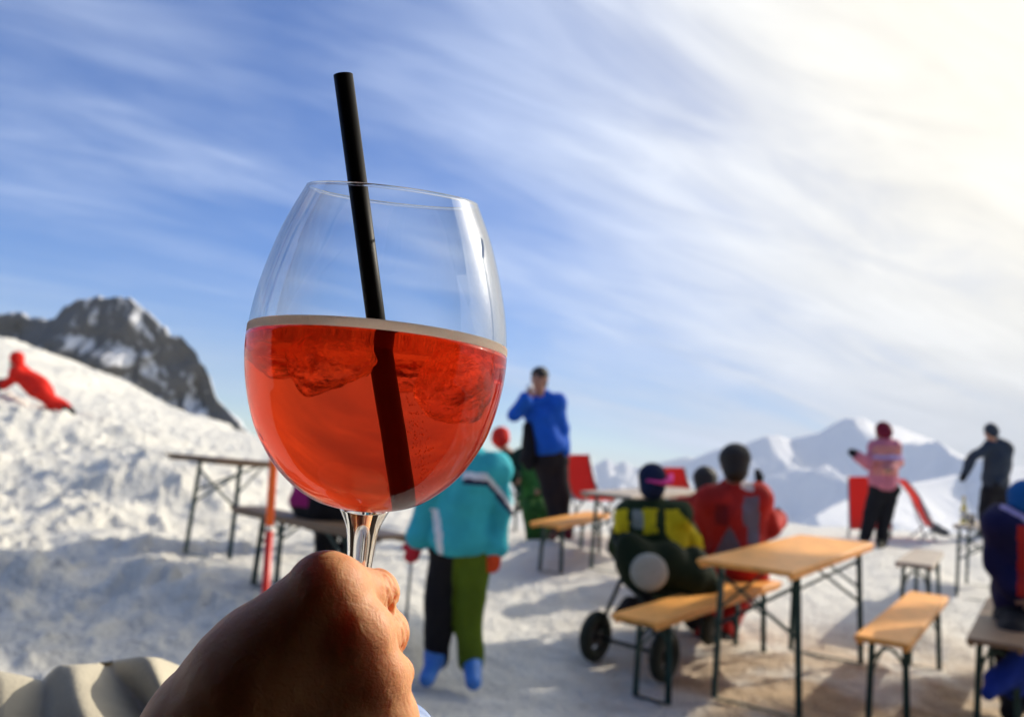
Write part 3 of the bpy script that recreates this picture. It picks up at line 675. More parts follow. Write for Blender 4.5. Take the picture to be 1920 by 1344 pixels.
# ------------------------------------------------------------------ stroller
rub = mat('tyre_rubber', (.018, .022, .012), .7, noise=.2); rim = mat('wheel_rim', (.35, .36, .34), .35, .6)
w1 = P(1117, 1192, 4.95); w2 = P(1246, 1228, 4.62); w3 = P(1330, 1180, 5.25)
ax = w2-w1; ax /= np.linalg.norm(ax); ax[2] = 0; ax /= np.linalg.norm(ax)
wa = np.array([.75, -.66, 0.])
t = thing('stroller', 'three wheeled dark pushchair with green black tyres behind the left bench', 'stroller', P(1225, 1250, 4.9), None)
def wheel(c, r_, axis):
    m = MB(); prof = []
    for k in range(12):
        a_ = 2*math.pi*k/12; prof.append((r_-.040+.040*math.cos(a_), .034*math.sin(a_)))
    m.lathe(c, axis, prof, 40, closed=True); wo = m.build('wheel', rub, t, True)
    m = MB(); m.lathe(c, axis, [(r_-.05, -.010), (r_-.044, -.010), (r_-.044, .010), (r_-.05, .010)], 40, closed=True)
    x = np.cross(axis, (0, 0, 1)); x /= np.linalg.norm(x); y = np.cross(axis, x)
    for k in range(3):
        a_ = 2*math.pi*k/3+.5; dd = math.cos(a_)*x+math.sin(a_)*y
        m.bar(c, c+dd*(r_-.045), .07, .016, up=tuple(axis))
    m.lathe(c, axis, [(.028, -.03), (.03, 0), (.028, .03)], 20)
    m.build('rim', mat('dark_rim', (.05, .04, .03), .5), wo)
for c_, r_ in ((w1, .155), (w2, .150), (w3, .10)): wheel(c_, r_, wa)
gc(w1-np.array([0, 0, .16])); gc(w2-np.array([0, 0, .155]))
hub = P(1232, 1095, 5.0); m = MB()
m.tube([w1, w2], .012, 10); m.tube([w1, P(1165, 1085, 5.0), P(1178, 1020, 4.98)], .013, 10); m.tube([w2, P(1200, 1120, 4.9), P(1165, 1085, 5.0)], .013, 10)
m.tube([w3, P(1290, 1110, 5.1), P(1200, 1110, 5.0)], .013, 10); m.tube([P(1168, 1060, 5.2), P(1150, 1000, 5.35), P(1160, 985, 5.4), P(1180, 985, 5.3)], .014, 10); m.tube([P(1245, 1150, 4.85), P(1185, 1165, 4.9), P(1150, 1150, 4.9)], .018, 10); m.build('frame', mat('black_frame', (.02, .025, .02), .4, .5), t, True)
V, Fc = sdf_mesh([('c', P(1195, 1050, 5.05), P(1290, 1080, 5.05), .14, .12), ('c', P(1300, 1050, 5.1), P(1325, 1095, 5.1), .09, .08), ('c', P(1180, 1020, 5.05), P(1200, 1080, 5.0), .07, .10), ('c', P(1255, 1040, 5.05), P(1290, 1090, 5.05), .09, .07)], .014, .05, .008)
obj('seat_pod', V, Fc, cloth('dark_green_pod', (.010, .017, .006)), t)
V, Fc = sdf_mesh([('c', P(1165, 1150, 4.98), P(1240, 1165, 4.9), .05, .05), ('c', P(1180, 1135, 5.0), P(1260, 1140, 5.0), .05, .04)], .014, .03, .010)
obj('basket', V, Fc, cloth('dark_basket', (.03, .022, .02)), t)
m = MB(); cc = P(1217, 1072, 4.83); m.lathe(cc, (-.12, -1, .12), [(.112, -.02), (.112, .0), (.106, .008), (.07, .014), (.001, .016)], 40); m.build('round_panel', mat('white_fabric_disc', (.40, .38, .31), .7, noise=.1, nscale=30, bump=.2), t, True)

# ------------------------------------------------------------------ bottle and glasses on the far right table
def bottle(px, py, d, label, hgt, col, capc, r_=.034):
    p = P(px, py, d); t = thing('bottle', label, 'bottle', p)
    m = MB(); m.lathe(p, (0, 0, 1), [(r_*.85, 0), (r_, .01), (r_, hgt*.55), (r_*.8, hgt*.66), (r_*.38, hgt*.8), (r_*.35, hgt*.96), (r_*.42, hgt)], 24); m.build('glass_body', col, t, True)
    m = MB(); m.lathe(p+np.array([0, 0, hgt]), (0, 0, 1), [(r_*.42, 0), (r_*.42, .015), (r_*.3, .018)], 16); m.build('cap', capc, t, True)
    m = MB(); m.lathe(p, (0, 0, 1), [(r_*1.02, hgt*.18), (r_*1.03, hgt*.2), (r_*1.03, hgt*.45), (r_*1.02, hgt*.47)], 24); m.build('paper_label', mat('paper_label', (.75, .7, .55), .6), t, True)
    return t
bottle(1807, 981, 8.5, 'clear yellow bottle at the left corner of the far right table', .27, mat('yellow_glass', (.8, .7, .25), .1, trans=.6), mat('gold_cap', (.6, .4, .08), .3, .8))
def tumbler(px, py, d, label, cat, r_, hgt, liq, wine=False):
    p = P(px, py, d); t = thing('wine_glass' if wine else 'tumbler', label, cat, p)
    g = mat('far_glass', (.85, .88, .88), .05, trans=.85)
    m = MB()
    if wine: m.lathe(p, (0, 0, 1), [(.035, 0), (.035, .003), (.004, .01), (.004, .08), (.02, .09), (.042, .12), (.045, .15), (.034, .20)], 24)
    else: m.lathe(p, (0, 0, 1), [(r_*.8, 0), (r_*.85, .004), (r_, hgt)], 24)
    m.build('bowl', g, t, True)
    m = MB(); z0 = .09 if wine else .006; m.lathe(p+np.array([0, 0, z0]), (0, 0, 1), [(.01, 0), (.03, .015), (.036, .04), (.036, .045)] if wine else [(r_*.78, 0), (r_*.88, hgt*.6)], 20); m.build('drink', liq, t, True)
tumbler(1822, 984, 8.45, 'short glass of yellow beer beside the yellow bottle', 'glass', .04, .12, mat('yellow_drink', (.85, .6, .08), .2, trans=.3))
tumbler(1866, 982, 8.9, 'stemmed glass with orange drink at the right of the far right table', 'wine glass', .04, .2, mat('orange_drink', (.9, .3, .03), .2, trans=.3), True)

# ------------------------------------------------------------------ the wine glass in the hand
axis_b = P(684.5, 947, .3055); axis_t = P(738, 369, .2955)       # bottom of bowl and rim centre
axv = axis_t-axis_b; HB = np.linalg.norm(axv); axv /= HB
px2m = .2e-3
prof_px = [(0, 0), (40, 2), (85, 12), (120, 28), (160, 62), (190, 102), (217, 158), (233, 225), (238.5, 290), (234, 352), (218, 425), (190, 510), (157, 580)]
hs_f = HB/(580*px2m)
def resample(pr, n):
    pr = np.array(pr, float); t = np.linspace(0, len(pr)-1, n); res = []
    for a in t:
        i = min(int(a), len(pr)-2); f_ = a-i; p0, p1, p2, p3 = pr[max(i-1, 0)], pr[i], pr[i+1], pr[min(i+2, len(pr)-1)]
        res.append(.5*((2*p1)+(-p0+p2)*f_+(2*p0-5*p1+4*p2-p3)*f_**2+(-p0+3*p1-3*p2+p3)*f_**3))
    return np.array(res)
pr_o = resample(prof_px, 70)*px2m; pr_o[:, 1] *= hs_f; pr_o[:, 0] = np.maximum(pr_o[:, 0], 0)
TH = .0011
gm = bpy.data.materials.new('clear_thin_glass'); gm.use_nodes = True; g_ = gm.node_tree; g_.nodes.clear()
o_ = g_.nodes.new('ShaderNodeOutputMaterial'); tr = g_.nodes.new('ShaderNodeBsdfTransparent'); gl = g_.nodes.new('ShaderNodeBsdfGlossy'); gl.inputs['Roughness'].default_value = .0
lw0 = g_.nodes.new('ShaderNodeLayerWeight'); lw0.inputs['Blend'].default_value = .5; lw1 = g_.nodes.new('ShaderNodeMath'); lw1.operation = 'POWER'; lw1.inputs[1].default_value = 2.0; g_.links.new(lw0.outputs['Facing'], lw1.inputs[0]); lw = g_.nodes.new('ShaderNodeMath'); lw.operation = 'MULTIPLY_ADD'; lw.inputs[1].default_value = .93; lw.inputs[2].default_value = .035; g_.links.new(lw1.outputs[0], lw.inputs[0]); mxs = g_.nodes.new('ShaderNodeMixShader')
lwt = g_.nodes.new('ShaderNodeLayerWeight'); lwt.inputs['Blend'].default_value = .18
mc = g_.nodes.new('ShaderNodeMix'); mc.data_type = 'RGBA'; mc.inputs[6].default_value = (.985, .99, .99, 1); mc.inputs[7].default_value = (.55, .60, .62, 1)
g_.links.new(lwt.outputs['Facing'], mc.inputs[0]); g_.links.new(mc.outputs[2], tr.inputs[0])
g_.links.new(lw.outputs[0], mxs.inputs[0]); g_.links.new(tr.outputs[0], mxs.inputs[1]); g_.links.new(gl.outputs[0], mxs.inputs[2]); g_.links.new(mxs.outputs[0], o_.inputs[0])
glass = mat('solid_glass', (1, 1, 1), 0.0, trans=1, ior=1.5)
wg = thing('wine_glass', 'large stemmed wine glass held up in front of the sky, filled with red orange spritz', 'wine glass', axis_b-axv*.09)
m = MB(); m.lathe(axis_b, axv, [(max(r_, 1e-5), h) for r_, h in pr_o], 128)
m.f = m.f[:-1] if len(m.f[-1]) > 4 else m.f
_vz = [v[2] for v in m.v]; _lv = P(709, 640, .300)[2]-.0012; m.f = [f for f in m.f if max(_vz[i] for i in f) > _lv]
bowl = m.build('bowl', gm, wg, True)
# rim bead: a fine rounded solid lip
m = MB(); rr, rh = pr_o[-1]; m.lathe(axis_b, axv, [(rr-TH/2+.0006*math.cos(a), rh+.0006*math.sin(a)) for a in np.linspace(0, 2*math.pi, 9)[:-1]], 128, closed=True); m.build('rim', glass, wg, True)
# stem and foot: solid refracting glass
m = MB(); st = [(.0100, -.0006), (.0085, -.0035), (.0068, -.0075), (.0058, -.012), (.0050, -.020), (.0044, -.030), (.0040, -.045), (.0040, -.075), (.0048, -.083), (.012, -.0875), (.034, -.0905), (.034, -.0918), (.0001, -.092)]
st = resample(st, 60); m.lathe(axis_b, axv, [(.00001, .0004)]+[(max(a, 1e-5), b) for a, b in st], 96); m.build('stem', glass, wg, True)

# drink: horizontal surface inside the tilted bowl
lev = P(709, 640, .300)[2]         # height of the liquid surface
def bowl_r(h): return np.interp(h, pr_o[:, 1], pr_o[:, 0])
def liquid_mesh(z_lo, z_hi, gap, n=128, rings=70, cap_bulge=0):
    """volume of the bowl between world heights z_lo and z_hi"""
    x = np.cross(axv, (0, 1, 0)); x /= np.linalg.norm(x); y = np.cross(axv, x); V = []; Fc = []
    for i in range(rings+1):
        for k in range(n):
            a = 2*math.pi*k/n; dr = math.cos(a)*x+math.sin(a)*y
            # height along the axis where this side meets a level
            def hit(z):
                lo_, hi_ = 0.0, HB
                for _ in range(26):
                    mi_ = (lo_+hi_)/2
                    if (axis_b+axv*mi_+dr*(bowl_r(mi_)-gap))[2] > z: hi_ = mi_
                    else: lo_ = mi_
                return lo_
            if i == 0: H_hi[k] = hit(z_hi); H_lo[k] = hit(z_lo) if z_lo is not None else .0012
            h = H_lo[k]+(H_hi[k]-H_lo[k])*(i/rings)**(1.0 if z_lo is not None else 1.7)
            V.append(axis_b+axv*h+dr*max(bowl_r(h)-gap, 2e-4))
    for i in range(rings):
        for k in range(n):
            j = (k+1) % n; Fc.append((i*n+k, i*n+j, (i+1)*n+j, (i+1)*n+k))
    # caps as fans
    for ring, rev in ((0, True), (rings, False)):
        cidx = len(V); c_ = np.mean([V[ring*n+k] for k in range(n)], 0); V.append(c_)
        for k in range(n):
            j = (k+1) % n; Fc.append((ring*n+j, ring*n+k, cidx) if rev else (ring*n+k, ring*n+j, cidx))
    return V, Fc
H_hi = {}; H_lo = {}
dm = bpy.data.materials.new('red_orange_spritz'); dm.use_nodes = True; g_ = dm.node_tree; b = g_.nodes['Principled BSDF']
b.inputs['Base Color'].default_value = (1.0, .078, .016, 1); b.inputs['Transmission Weight'].default_value = 1; b.inputs['IOR'].default_value = 1.34; b.inputs['Roughness'].default_value = .02; b.inputs['Specular IOR Level'].default_value = .2
tl = g_.nodes.new('ShaderNodeBsdfTranslucent'); tl.inputs[0].default_value = (1.0, .085, .015, 1)
ms_ = g_.nodes.new('ShaderNodeMixShader'); ms_.inputs[0].default_value = .2
g_.links.new(b.outputs[0], ms_.inputs[1]); g_.links.new(tl.outputs[0], ms_.inputs[2]); g_.links.new(ms_.outputs[0], g_.nodes['Material Output'].inputs[0])
V, Fc = liquid_mesh(None, lev-.0026, -.00035)
drink = obj('drink', V, Fc, dm, None, True, loc=axis_b)
tag(drink, 'clear red orange spritz filling the lower half of the wine glass', 'drink')
H_hi = {}; H_lo = {}
fm = mat('pale_foam', (1.0, .88, .78), .5, noise=.06, nscale=900, bump=.3, bscale=1500, sss=1)
fm.node_tree.nodes['Principled BSDF'].inputs['Subsurface Radius'].default_value = (.03, .02, .015)
_t = fm.node_tree; _tl = _t.nodes.new('ShaderNodeBsdfTranslucent'); _tl.inputs[0].default_value = (1, .80, .66, 1); _m = _t.nodes.new('ShaderNodeMixShader'); _m.inputs[0].default_value = .35; _t.nodes['Principled BSDF'].inputs['Transmission Weight'].default_value = .85; _t.nodes['Principled BSDF'].inputs['IOR'].default_value = 1.15
_t.links.new(_t.nodes['Principled BSDF'].outputs[0], _m.inputs[1]); _t.links.new(_tl.outputs[0], _m.inputs[2]); _t.links.new(_m.outputs[0], _t.nodes['Material Output'].inputs[0])
V, Fc = liquid_mesh(lev-.0025, lev+.0006, -.00030, rings=6)
foam = obj('foam', V, Fc, fm, None, True, loc=axis_b); foam.parent = drink; foam.location = (0, 0, 0)
# ice
icem = mat('tinted_ice', (1, .8, .7), .04, trans=1, ior=1.07, bump=.8, bscale=150)
for i, (px, py, d, r_, lab) in enumerate(((640, 668, .285, .0115, 'cracked ice cube floating left of the straw'), (838, 712, .290, .0125, 'larger smooth ice cube right of the straw near the glass wall'),
                                      (575, 650, .305, .010, 'small ice cube at the left under the foam'), (770, 668, .315, .011, 'ice cube behind the straw just under the foam'))):
    c_ = P(px, py, d); q = rng.normal(size=3); q /= np.linalg.norm(q); Rm = np.array(Matrix.Rotation(rng.uniform(0, 3), 3, Vector(q)))
    h_ = .0009; n_ = int(r_*3.2/h_); g = np.stack(np.meshgrid(*[(np.arange(n_)-n_/2)*h_]*3, indexing='ij'), -1); q_ = g@Rm.T
    Fv = (np.sum((np.abs(q_)/np.array([r_, r_*.85, r_*.75]))**5, -1)**(1/5)-1)*r_*.8+.0010*fbm(g[..., 0]*160+i*9, g[..., 1]*160, g[..., 2]*160, 3, i)
    V, Fc = surfnets(Fv, np.array([-n_/2*h_]*3)+c_, h_)
    tag(obj('ice_cube', V, Fc, icem, None, True, loc=c_), lab, 'ice cube', 'ice cubes in the drink')
# bubbles
m = MB(); bub = mat('bubble', (1, .35, .2), .05, trans=1, ior=1.0/1.2)
for i in range(230):
    tt = rng.uniform(0, 1)**.8; py = 700+tt*225; px = 735+tt*45+abs(rng.normal())*22*(1.2-tt)+rng.uniform(0, 16); r_ = rng.uniform(.00014, .00032)
    c_ = P(px, py, .289+rng.normal()*.004)
    m.lathe(c_-np.array([0, 0, r_]), (0, 0, 1), [(1e-5, 0), (r_*.8, r_*.4), (r_, r_), (r_*.8, r_*1.6), (1e-5, r_*2)], 8)
tag(m.build('bubbles', mat('bubble_glint', (1, .75, .62), .08, 1.0), None, True, loc=P(780, 800, .3)), 'tiny bubbles rising beside the straw in the drink', 'bubbles', None, 'stuff')
# straw
sa = P(643.5, 141, .2935); sb = P(747, 914, .3030); sd = (sa-sb)/np.linalg.norm(sa-sb); SL = np.linalg.norm(sa-sb)
m = MB(); m.lathe(sb, sd, [(.00002, 0), (.00355, 0), (.00355, SL), (.0031, SL), (.0031, .002), (.00002, .002)], 40)
tag(m.build('straw', mat('black_straw', (.008, .007, .007), .5, noise=.1, spec=.2), None, True, loc=sb), 'straight black drinking straw standing in the spritz', 'straw')

# ------------------------------------------------------------------ the hand
skin = bpy.data.materials.new('skin_near'); skin.use_nodes = True; g_ = skin.node_tree; b = g_.nodes['Principled BSDF']
tcn = g_.nodes.new('ShaderNodeTexCoord')
n1 = g_.nodes.new('ShaderNodeTexNoise'); n1.inputs['Scale'].default_value = 45; n1.inputs['Detail'].default_value = 6; g_.links.new(tcn.outputs['Object'], n1.inputs[0])
mxc = g_.nodes.new('ShaderNodeMix'); mxc.data_type = 'RGBA'; mxc.inputs[6].default_value = (.60, .25, .11, 1); mxc.inputs[7].default_value = (.72, .38, .20, 1); g_.links.new(n1.outputs[0], mxc.inputs[0])
g_.links.new(mxc.outputs[2], b.inputs['Base Color']); b.inputs['Roughness'].default_value = .55; b.inputs['Specular IOR Level'].default_value = .3
b.inputs['Subsurface Weight'].default_value = .5; b.inputs['Subsurface Radius'].default_value = (.016, .0045, .0015); b.inputs['Subsurface Scale'].default_value = 1.0
vor = g_.nodes.new('ShaderNodeTexVoronoi'); vor.feature = 'DISTANCE_TO_EDGE'; vor.inputs['Scale'].default_value = 700; g_.links.new(tcn.outputs['Object'], vor.inputs[0])
n2 = g_.nodes.new('ShaderNodeTexNoise'); n2.inputs['Scale'].default_value = 230; n2.inputs['Detail'].default_value = 7; n2.inputs['Distortion'].default_value = 1.2; g_.links.new(tcn.outputs['Object'], n2.inputs[0])
b1 = g_.nodes.new('ShaderNodeBump'); b1.inputs['Strength'].default_value = .18; b1.inputs['Distance'].default_value = .0006; g_.links.new(vor.outputs[0], b1.inputs['Height'])
b2 = g_.nodes.new('ShaderNodeBump'); b2.inputs['Strength'].default_value = .4; b2.inputs['Distance'].default_value = .0010; g_.links.new(n2.outputs[0], b2.inputs['Height']); g_.links.new(b1.outputs[0], b2.inputs['Normal'])
g_.links.new(b2.outputs[0], b.inputs['Normal'])
mm = .001
def Q(px, py, d): return P(px, py, d)
hp = [
 # forearm, wrist, palm mass
 ('c', Q(180, 1760, .268), Q(430, 1385, .268), 28*mm, 26*mm), ('c', Q(430, 1385, .268), Q(500, 1275, .266), 26*mm, 23*mm),
 ('c', Q(640, 1480, .272), Q(640, 1330, .268), 24*mm, 20*mm), ('c', Q(430, 1400, .270), Q(640, 1420, .272), 27*mm, 24*mm),
 ('c', Q(500, 1275, .266), Q(610, 1113, .264), 24*mm, 13.6*mm), ('c', Q(540, 1330, .268), Q(662, 1196, .262), 20*mm, 12*mm),
 ('c', Q(580, 1370, .268), Q(692, 1274, .264), 19*mm, 11.5*mm), ('c', Q(610, 1400, .270), Q(712, 1352, .268), 18*mm, 10.5*mm),
 # index
 ('c', Q(612, 1112, .264), Q(703, 1112, .2885), 10.8*mm, 8.6*mm, .0035), ('c', Q(703, 1112, .2885), Q(690, 1130, .314), 8.2*mm, 7.4*mm, .002), ('c', Q(690, 1130, .314), Q(648, 1140, .318), 7.2*mm, 6.4*mm, .002),
 # middle
 ('c', Q(664, 1194, .262), Q(722, 1188, .288), 10*mm, 8.5*mm, .003), ('c', Q(722, 1188, .288), Q(702, 1205, .315), 8.2*mm, 7.4*mm, .002), ('c', Q(702, 1205, .315), Q(655, 1210, .318), 7.2*mm, 6.4*mm, .002),
 # ring
 ('c', Q(694, 1272, .264), Q(732, 1266, .289), 9.6*mm, 8.2*mm, .003), ('c', Q(732, 1266, .289), Q(710, 1282, .314), 7.9*mm, 7.0*mm, .002), ('c', Q(710, 1282, .314), Q(665, 1285, .316), 7.2*mm, 6.4*mm, .004),
 # little
 ('c', Q(714, 1352, .268), Q(741, 1340, .291), 9*mm, 7.6*mm, .003), ('c', Q(741, 1340, .291), Q(720, 1356, .312), 7.2*mm, 6.5*mm, .002), ('c', Q(720, 1356, .312), Q(678, 1360, .314), 6.6*mm, 5.8*mm, .004),
 # thumb: from the side of the palm, reaching behind the stem towards the index
 ('c', Q(480, 1300, .282), Q(560, 1170, .300), 17*mm, 12*mm, .010), ('c', Q(560, 1170, .300), Q(640, 1120, .318), 10.5*mm, 9.5*mm, .006), ('c', Q(640, 1120, .318), Q(712, 1105, .3195), 9.2*mm, 7.4*mm, .004),
]
hp = [p if len(p) > 5 else (*p, .0085) for p in hp]
for (kx, ky, kd, kr) in ((618, 1108, .2625, 11.5), (672, 1190, .2605, 10.6), (702, 1268, .2625, 10.0), (722, 1348, .2665, 9.2)):
    hp.append(('c', Q(kx, ky, kd), Q(kx+12, ky-1, kd+.004), kr*mm, kr*.9*mm, .0045))
def creases(Fv, g):
    for a, b, js in ((Q(612, 1112, .264), Q(703, 1112, .2885), (.80, .90, .99)), (Q(664, 1194, .262), Q(722, 1188, .288), (.80, .91, 1.0)),
                 (Q(694, 1272, .264), Q(732, 1266, .289), (.80, .92, 1.02)), (Q(714, 1352, .268), Q(741, 1340, .291), (.82, .95))):
        ab = b-a; L2 = ab@ab; t = ((g-a)@ab)/L2; dist = np.linalg.norm(g-a-np.clip(t, 0, 1.2)[..., None]*ab, axis=-1)
        for j in js:
            Fv = Fv+.00085*np.exp(-(((t-j)*math.sqrt(L2)+.0006*np.sin(g[..., 2]*900+j*40))/.0009)**2)*(dist < .014)
    return Fv
V, Fc = sdf_mesh(hp, .00095, .01, .00028, 120, 3, creases)
hand_root = thing('person', 'bare hand and forearm gripping the stem of the large wine glass', 'person', P(180, 1760, .268))
obj('hand', V, Fc, skin, hand_root)
# ------------------------------------------------------------------ sleeve / cloth, lower left
clm = mat('beige_canvas', (.50, .45, .34), .8, noise=.05, nscale=60, bump=.12, bscale=300, sheen=.1)
xs = np.linspace(-160, 420, 120); topc = np.interp(xs, [-160, 0, 40, 75, 88, 105, 180, 272, 300, 345, 420], [1262, 1257, 1266, 1277, 1262, 1246, 1243, 1230, 1232, 1252, 1290])
V = []; nr = 60
for j in range(nr):
    v_ = j/(nr-1)
    for i, x_ in enumerate(xs):
        y_ = topc[i]+v_*330
        fold = .026*math.exp(-((x_-130-120*v_)/48)**2)+.034*math.exp(-((x_-285-70*v_)/32)**2)*(1-.3*v_)-.020*math.exp(-((x_-205-200*v_)/24)**2)+.012*math.exp(-((x_-20+60*v_)/60)**2)
        d = .60-.16*v_**.8-fold*1.0+.004*math.sin(x_*.02+v_*4)
        V.append(P(x_+8*math.sin(v_*7+x_*.02), y_, d))
nb = len(V)
for j in range(nr):       # back layer: the fabric rolls over the top edge
    v_ = j/(nr-1)
    for i, x_ in enumerate(xs):
        y_ = topc[i]+v_*330; V.append(P(x_, y_+3, .605+.25*math.sqrt(v_)))
Fc = []
for L0 in (0, nb):
    for j in range(nr-1):
        for i in range(len(xs)-1):
            a = L0+j*len(xs)+i; Fc.append((a, a+1, a+1+len(xs), a+len(xs)) if L0 == nb else (a, a+len(xs), a+1+len(xs), a+1))
for i in range(len(xs)-1): Fc.append((i, i+1, nb+i+1, nb+i))
cl = obj('blanket', V, Fc, clm, None, True, loc=P(150, 1500, .5))
tag(cl, 'crumpled beige canvas cloth at the lower left corner in front of the shaded snow', 'cloth')

# ------------------------------------------------------------------ ground
for q in ((0, 632, 27), (60, 655, 26.5), (130, 692, 26), (230, 748, 25), (330, 778, 25), (460, 818, 24), (560, 850, 22), (700, 888, 20)): gc(P(*q), 3)
for q in ((0, 850, 9), (150, 850, 10), (300, 860, 9), (0, 960, 7), (150, 950, 7.4), (200, 1010, 6.4), (322, 1040, 6.2), (60, 1060, 5.6), (415, 1066, 5.75), (200, 1090, 5.3), (450, 1110, 5.0), (60, 1150, 4.6)): gc(P(*q), 1)
for q in ((800, 930, 18), (900, 938, 17), (1100, 945, 17), (1300, 965, 16.5), (1500, 985, 15.5), (1640, 992, 15), (1800, 1000, 15), (1950, 1008, 15)): gc(P(*q), 3)
for x_, y_, z_ in ((0, 2, 0), (1.5, 2.5, 0), (-1.5, 2.5, .02), (3, 3, 0), (-3, 3, .1), (0, 0, 0), (3, 0, 0), (-3, 0, .05), (0, -3, 0), (.3, 5.2, .06), (3.5, 7, .15), (8, 4, 0), (10, 10, .35), (-8, 0, .6), (12, 2, 0)): gc((x_, y_, z_), 1)
GA = np.array(GC)
def ground_z(x, y):
    x = np.asarray(x, float); y = np.asarray(y, float); num = 0; den = 0
    r0 = np.hypot(x, y)
    for gx, gy, gz, w in GA:
        w_ = w/(((x-gx)**2+(y-gy)**2)+(.12+.012*(gx*gx+gy*gy)**.5)**2)**1.6; num = num+w_*gz; den = den+w_
    return num/den
az = np.concatenate([np.linspace(-48, 48, 620), np.linspace(48, 312, 90)[1:-1]]); az = np.radians(az)
rad = np.concatenate([np.geomspace(.4, 3, 14)[:-1], np.geomspace(3, 36, 340), np.geomspace(36, 5400, 70)[1:]])
AZ, RD = np.meshgrid(az, rad, indexing='xy'); X = RD*np.sin(AZ); Y = RD*np.cos(AZ)
Z = ground_z(np.clip(X, -40, 40), np.clip(Y, -10, 30))
azd = np.degrees(AZ)
edge = np.interp(azd, [-180, -60, -33, -25, -18, -10, 0, 10, 40, 60, 180], [46, 46, 33.5, 30.5, 26.8, 21.8, 18, 17, 17.5, 40, 40])
over = np.maximum(RD-edge, 0)
near_drop = over*.55/(1+over*.0022)
Z = Z*np.where(over > 0, np.exp(-over*.02), 1)-np.minimum(near_drop, 150)
farz = 60*fbm(X*.0012, Y*.0012, None, 4, 5)*np.clip((RD-600)/1500, 0, 1)
Z += farz+np.where(RD > 60, 6*fbm(X*.01, Y*.01, None, 3, 8)*np.clip((RD-60)/200, 0, 1), 0)
left = np.clip((-X-1.0)/2.5, 0, 1)
lump = fbm(X*2.2, Y*2.2, None, 4, 21, .55); lump2 = fbm(X*8, Y*8, None, 3, 31)
nearm = np.clip(1.7-RD/28, 0, 1)*np.clip((RD-1)/2, 0, 1)
clod = np.maximum(lump2-.15, 0)
Z += nearm*(.016*lump+.010*lump2+left*(.040*lump+.065*clod))
# row of shovelled clods crossing the left foreground
for (xa, ya), (xb, yb), wd_, am in (((-2.25, 5.1), (-1.35, 4.55), .20, .11), ((-3.6, 5.6), (-2.9, 5.3), .14, .10)):
    ux, uy = xb-xa, yb-ya; L2 = ux*ux+uy*uy; tt = np.clip(((X-xa)*ux+(Y-ya)*uy)/L2, 0, 1); dd = np.hypot(X-xa-tt*ux, Y-ya-tt*uy)
    Z += am*np.exp(-(dd/wd_)**2)*(.5+.8*np.clip(fbm(X*7, Y*7, None, 3, 44)+.4, 0, 1.4))
nA = len(az); V = np.stack([X, Y, Z], -1).reshape(-1, 3)
ii = np.arange(len(rad)-1)[:, None]*nA; kk = np.arange(nA)[None]; k2 = (kk+1) % nA
Fc = np.stack([ii+kk, ii+nA+kk, ii+nA+k2, ii+k2], -1).reshape(-1, 4)
V = np.concatenate([V, [[0, 0, float(Z[0].mean())]]]); tri = [(int(k), int((k+1) % nA), len(V)-1) for k in range(nA)]
me = bpy.data.meshes.new('ground')
me.vertices.add(len(V)); me.vertices.foreach_set('co', V.ravel())
nq = len(Fc); me.loops.add(nq*4); me.loops.foreach_set('vertex_index', Fc.ravel()[::1].astype(np.int32))
me.polygons.add(nq); me.polygons.foreach_set('loop_start', (np.arange(nq)*4).astype(np.int32)); me.polygons.foreach_set('loop_total', np.full(nq, 4, np.int32))
me.update(calc_edges=True); me.validate()
me.polygons.foreach_set('use_smooth', [True]*len(me.polygons))
if me.polygons[1000].normal.z < 0: me.flip_normals()
gm2 = bpy.data.materials.new('trampled_snow'); gm2.use_nodes = True; g_ = gm2.node_tree; b = g_.nodes['Principled BSDF']
tcn = g_.nodes.new('ShaderNodeTexCoord')
def gn(scale, detail=6, dist=0, rough=.5):
    n = g_.nodes.new('ShaderNodeTexNoise'); n.inputs['Scale'].default_value = scale; n.inputs['Detail'].default_value = detail; n.inputs['Distortion'].default_value = dist; n.inputs['Roughness'].default_value = rough
    g_.links.new(tcn.outputs['Object'], n.inputs[0]); return n.outputs[0]
def gr(src, a, b_, c=0, d=1):
    n = g_.nodes.new('ShaderNodeMapRange'); n.interpolation_type = 'SMOOTHSTEP'
    for k, v in (('From Min', a), ('From Max', b_), ('To Min', c), ('To Max', d)): n.inputs[k].default_value = v
    g_.links.new(src, n.inputs[0]); return n.outputs[0]
def gmth(op, a, b_):
    n = g_.nodes.new('ShaderNodeMath'); n.operation = op
    for i, v in enumerate((a, b_)):
        if isinstance(v, (int, float)): n.inputs[i].default_value = v
        else: g_.links.new(v, n.inputs[i])
    return n.outputs[0]
sp = g_.nodes.new('ShaderNodeSeparateXYZ'); g_.links.new(tcn.outputs['Object'], sp.inputs[0])
# worn, dirty snow where people walk round the tables
region = gmth('MULTIPLY', gr(sp.outputs[0], .2, 1.6), gr(sp.outputs[1], 7.5, 4.4))
spots = gmth('MULTIPLY', gr(gn(1.7, 5, .6), .32, .54), region)
tread = gmth('MULTIPLY', gr(gn(6.5, 8, 1.0, .65), .44, .62), gmth('MULTIPLY', gr(sp.outputs[1], 13, 6), gr(sp.outputs[0], -.6, 1.0)))
c_a = g_.nodes.new('ShaderNodeMix'); c_a.data_type = 'RGBA'; c_a.inputs[6].default_value = (.78, .755, .675, 1); c_a.inputs[7].default_value = (.56, .39, .21, 1); g_.links.new(gmth('MULTIPLY', spots, .95), c_a.inputs[0])
c_b = g_.nodes.new('ShaderNodeMix'); c_b.data_type = 'RGBA'; g_.links.new(c_a.outputs[2], c_b.inputs[6]); c_b.inputs[7].default_value = (.40, .29, .19, 1); g_.links.new(gmth('MULTIPLY', tread, gmth('ADD', gmth('MULTIPLY', spots, .55), .10)), c_b.inputs[0])
